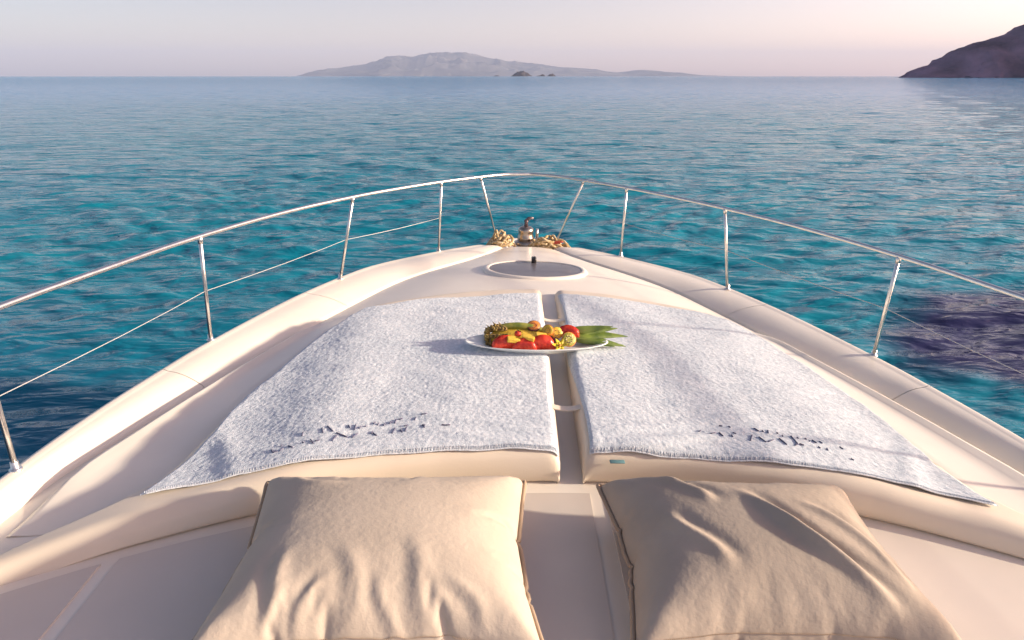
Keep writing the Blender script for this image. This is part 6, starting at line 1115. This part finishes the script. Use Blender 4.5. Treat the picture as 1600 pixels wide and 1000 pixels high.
M_rind = mat('pineapple_rind', (0.22, 0.13, 0.03), 0.7, var=0.5, vscale=60, bump=0.4, bscale=120, color2=(0.42, 0.30, 0.08))
M_flesh = mat('pineapple_flesh', (0.75, 0.50, 0.06), 0.4, var=0.15, vscale=50, bump=0.3, bscale=150)
M_leaf = mat('crown_leaf', (0.085, 0.16, 0.025), 0.45, var=0.35, vscale=14, color2=(0.20, 0.27, 0.05))
M_red = mat('red_fruit', (0.60, 0.025, 0.018), 0.25, var=0.3, vscale=40, bump=0.3, bscale=90, color2=(0.72, 0.07, 0.03))
M_org = mat('orange_peel', (0.62, 0.22, 0.04), 0.4, var=0.25, vscale=40, bump=0.3, bscale=180)
M_pur = mat('purple_peel', (0.13, 0.04, 0.055), 0.4, var=0.4, vscale=40)
M_pulp = mat('fruit_pulp', (0.55, 0.42, 0.06), 0.25, var=0.4, vscale=90, bump=0.5, bscale=140, color2=(0.36, 0.38, 0.07))
M_green = mat('melon_rind', (0.14, 0.22, 0.03), 0.4, var=0.3, vscale=25, color2=(0.34, 0.32, 0.06))
M_yel = mat('yellow_petal', (0.80, 0.62, 0.04), 0.4, var=0.15, vscale=40)

# halved pineapple: scaled butt end to the left, crown leaves to the right
pine = thing_p('pineapple', 'halved pineapple on the platter, scaly brown end left and green crown leaves right', 'pineapple', (-0.03, 0.03, 0.016))
def pine_body():
    rind = MB()
    for i in range(6):
        a = -0.05+i/5*(math.pi+0.1)
        nr = 7
        for k in range(nr):
            x = -0.20+k*0.014-(0.006 if i % 2 else 0)
            rr = 0.058*(0.72+0.28*min(1, (k+0.6)/2.5))
            cy, cz = rr*math.cos(a), 0.012+rr*math.sin(a)*1.15
            rind.ico((x, cy, max(cz, 0.008)), 0.0125, 1, 0.12, (0.9, 1, 1))
            if k % 2 == 0: rind.tube([(x, cy*1.1, max(cz, 0.01)*1.08), (x-0.012, cy*1.22, max(cz, 0.01)*1.18+0.006)], [0.004, 0.001], 5)
    for k in range(16):
        a = random.uniform(0, math.pi); r0 = random.uniform(0.01, 0.05)
        rind.ico((-0.208+random.uniform(-0.006, 0.006), r0*math.cos(a), 0.012+r0*math.sin(a)), 0.012, 1, 0.15)
    rind.build('rind', M_rind, pine, smooth=False)
    MB().lathe([(0.03, -0.19), (0.052, -0.15), (0.052, 0.02), (0.03, 0.10)], 20, (0, 0, 0.012), 1, 1, Matrix.Rotation(R(90), 3, 'Y')).build('flesh', M_flesh, pine)
pine_body()
def blade(L, w, bend, roll, thick=0.003, n=10):
    """pointed leaf along +x with a gutter; verts on two skins"""
    V, F = [], []
    for i in range(n+1):
        f = i/n
        ww = w*(math.sin(min(1, f*2.2+0.25)*math.pi/2))*(1-f**2.2)+0.0006
        x = L*f*(1-0.12*abs(bend)*f); z = bend*L*f*f
        for s in (-1, 0, 1):
            V.append((x, s*ww, z+abs(s)*ww*0.35))
        for s in (-1, 0, 1):
            V.append((x, s*ww*0.97, z+abs(s)*ww*0.35-thick))
    for i in range(n):
        a, b = i*6, i*6+6
        F += [(a, b, b+1, a+1), (a+1, b+1, b+2, a+2), (a+3, a+4, b+4, b+3), (a+4, a+5, b+5, b+4), (a, a+3, b+3, b), (a+2, b+2, b+5, a+5)]
    m3 = Matrix.Rotation(roll, 3, 'X')
    return [m3 @ Vector(v) for v in V], F
lf = [(0.225, 0.022, -0.16, 6, 2, 0.035), (0.215, 0.020, -0.22, -4, -3, 0.030), (0.19, 0.020, -0.05, 10, 4, 0.045), (0.175, 0.018, -0.12, -14, -6, 0.036), (0.165, 0.018, 0.02, 2, 8, 0.05), (0.235, 0.015, -0.25, 0, -8, 0.024), (0.15, 0.018, -0.1, 20, 3, 0.036)]
for k, (L, w, b, yaw, pit, z) in enumerate(lf):
    V, F = blade(L*1.45, w*1.2, b*0.6, R(38+7*k))
    o = mesh_obj('leaf', V, F, M_leaf, pine)
    o.location = (0.16, -0.012+0.004*k, z+0.006); o.rotation_euler = (0, R(-pit), R(yaw))

def melon_slice():
    o = thing_p('melon_slice', 'curved green rind slice lying along the back of the platter', 'fruit', (-0.09, 0.048, 0.060))
    V, F = [], []
    n = 20
    for i in range(n+1):
        f = i/n; x = -0.145+0.29*f
        zz = 0.042*math.sin(f*math.pi)**0.7; h = 0.026*math.sin(f*math.pi)**0.6+0.002
        V += [(x, -0.012, zz-h), (x, -0.014, zz), (x, 0.0, zz+0.010), (x, 0.014, zz), (x, 0.010, zz-h)]
    for i in range(n):
        for j in range(5):
            j2 = (j+1) % 5; F.append((i*5+j, i*5+5+j, i*5+5+j2, i*5+j2))
    mesh_obj('melon_rind', V, F, M_green, o)
melon_slice()

def red_slice(p, rz, L, h, label, group='red fruit slices on the platter'):
    """wedge with a curved back, ragged and wet"""
    o = thing_p('red_fruit_slice', label, 'fruit', p, rz, 0, 0, group)
    V, F = [], []
    n = 14
    for i in range(n+1):
        a = math.pi*i/n
        x = -L/2*math.cos(a)
        hh = h*math.sin(a)**0.75
        j = lambda s: random.uniform(-s, s)
        V += [(x, -0.020+j(0.002), 0.002), (x, -0.022+j(0.003), hh*0.55+0.004), (x+j(0.002), -0.006+j(0.003), hh+0.006), (x, 0.016+j(0.003), hh*0.7+0.004), (x, 0.018, 0.002)]
    for i in range(n):
        for j in range(5):
            j2 = (j+1) % 5; F.append((i*5+j, i*5+j2, i*5+5+j2, i*5+5+j))
    F += [tuple(range(5)), tuple(reversed(range(n*5, n*5+5)))]
    mesh_obj('flesh', V, F, M_red, o)
    return o
red_slice((-0.155, -0.045, 0.018), R(8), 0.12, 0.062, 'deep red fruit slice at the front of the platter by the scaly pineapple end')
red_slice((-0.062, -0.055, 0.016), R(-4), 0.115, 0.055, 'bright red fruit slice, middle of the row along the front rim')
red_slice((0.020, -0.046, 0.016), R(3), 0.125, 0.07, 'bright red fruit slice, rightmost of the row along the front rim')
red_slice((0.150, 0.02, 0.062), R(-10), 0.105, 0.05, 'dark red fruit piece at the root of the green crown leaves')

def berry(p, r, label, m, leafy=True):
    o = thing_p('berry', label, 'fruit', p, 0, R(random.uniform(-30, 30)), R(random.uniform(-30, 30)))
    MB().lathe([(0.02*r/0.015*0.1, -r*1.1), (r*0.55, -r*0.75), (r*0.95, -r*0.1), (r*1.0, r*0.35), (r*0.7, r*0.8), (r*0.15, r*0.95)], 14).build('flesh', m, o)
    if leafy:
        lb = MB()
        for k in range(5):
            V, F = blade(r*1.1, r*0.3, 0.25, 0, 0.001, 5)
            a = 2*math.pi*k/5; mm = Matrix.Rotation(a, 3, 'Z')
            lb.add([mm @ v + Vector((0, 0, r*0.92)) for v in V], F)
        lb.build('leaf_cap', M_leaf, o)
berry((-0.095, -0.03, 0.082), 0.017, 'small red berry on top of the fruit above the red slices', M_red)

def chunk(p, rz, s, label, m=M_flesh):
    o = MB().box((-s[0], -s[1], -s[2]), (s[0], s[1], s[2]), min(s)*0.3).build('pineapple_chunk', m, None, smooth=False)
    tag(o, label, 'fruit', 'yellow pineapple chunks on the platter'); to_plate(o, p, rz, R(12), R(8))
chunk((-0.115, -0.055, 0.066), R(10), (0.030, 0.016, 0.011), 'yellow pineapple chunk resting over the deep red slice')
chunk((-0.045, -0.05, 0.074), R(-14), (0.030, 0.015, 0.011), 'yellow pineapple chunk behind the middle red slice')
chunk((0.015, -0.035, 0.080), R(6), (0.026, 0.014, 0.010), 'yellow pineapple chunk over the rightmost red slice')

def half_fruit(p, r, tilt, rz, label, peel, pulp):
    o = thing_p('halved_fruit', label, 'fruit', p, rz, tilt, 0, 'halved small fruits on the platter')
    MB().lathe([(r*0.3, -r*0.85), (r*0.7, -r*0.65), (r*0.95, -r*0.25), (r, 0.0), (r*0.93, r*0.06), (r*0.80, r*0.03)], 20).build('peel', peel, o)
    b = MB().lathe([(r*0.95, -0.002), (r*0.90, r*0.075), (r*0.4, r*0.07), (0.001, r*0.06)], 18)
    b.build('pulp', pulp, o)
    sd2 = MB()
    for k in range(9):
        a = 2*math.pi*k/9; sd2.ico((r*0.42*math.cos(a), r*0.42*math.sin(a), r*0.07), r*0.09, 1)
    tag(sd2.build('seeds', M_pur, o), kind='stuff')
half_fruit((-0.015, 0.045, 0.098), 0.033, R(30), 0, 'orange brown halved fruit perched highest at the back of the platter', M_pur, M_org)
half_fruit((0.048, 0.0, 0.092), 0.030, R(62), R(-25), 'orange halved fruit leaning toward the camera in mid platter', M_org, M_flesh)
half_fruit((0.092, 0.0, 0.082), 0.030, R(58), R(5), 'yellow halved fruit between the orange half and the ringed half', M_pulp, M_flesh)
half_fruit((0.148, -0.03, 0.062), 0.036, R(60), R(12), 'ringed halved fruit with green yellow pulp before the crown leaves', M_org, M_pulp)
half_fruit((0.075, -0.02, 0.040), 0.030, R(70), R(-10), 'dark purple halved fruit low in mid platter', M_pur, M_pur)

def flower(p, label):
    o = thing_p('flower', label, 'flower', p, 0, R(35), 0)
    for k in range(6):
        V, F = blade(0.038, 0.011, 0.35, 0, 0.0015, 6)
        q = mesh_obj('petal', V, F, M_yel, o); q.rotation_euler = (0, 0, 2*math.pi*k/6)
    MB().ico((0, 0, 0.004), 0.008, 1).build('flower_heart', M_org, o)
flower((0.102, -0.062, 0.042), 'small yellow flower low on the platter near its front rim')
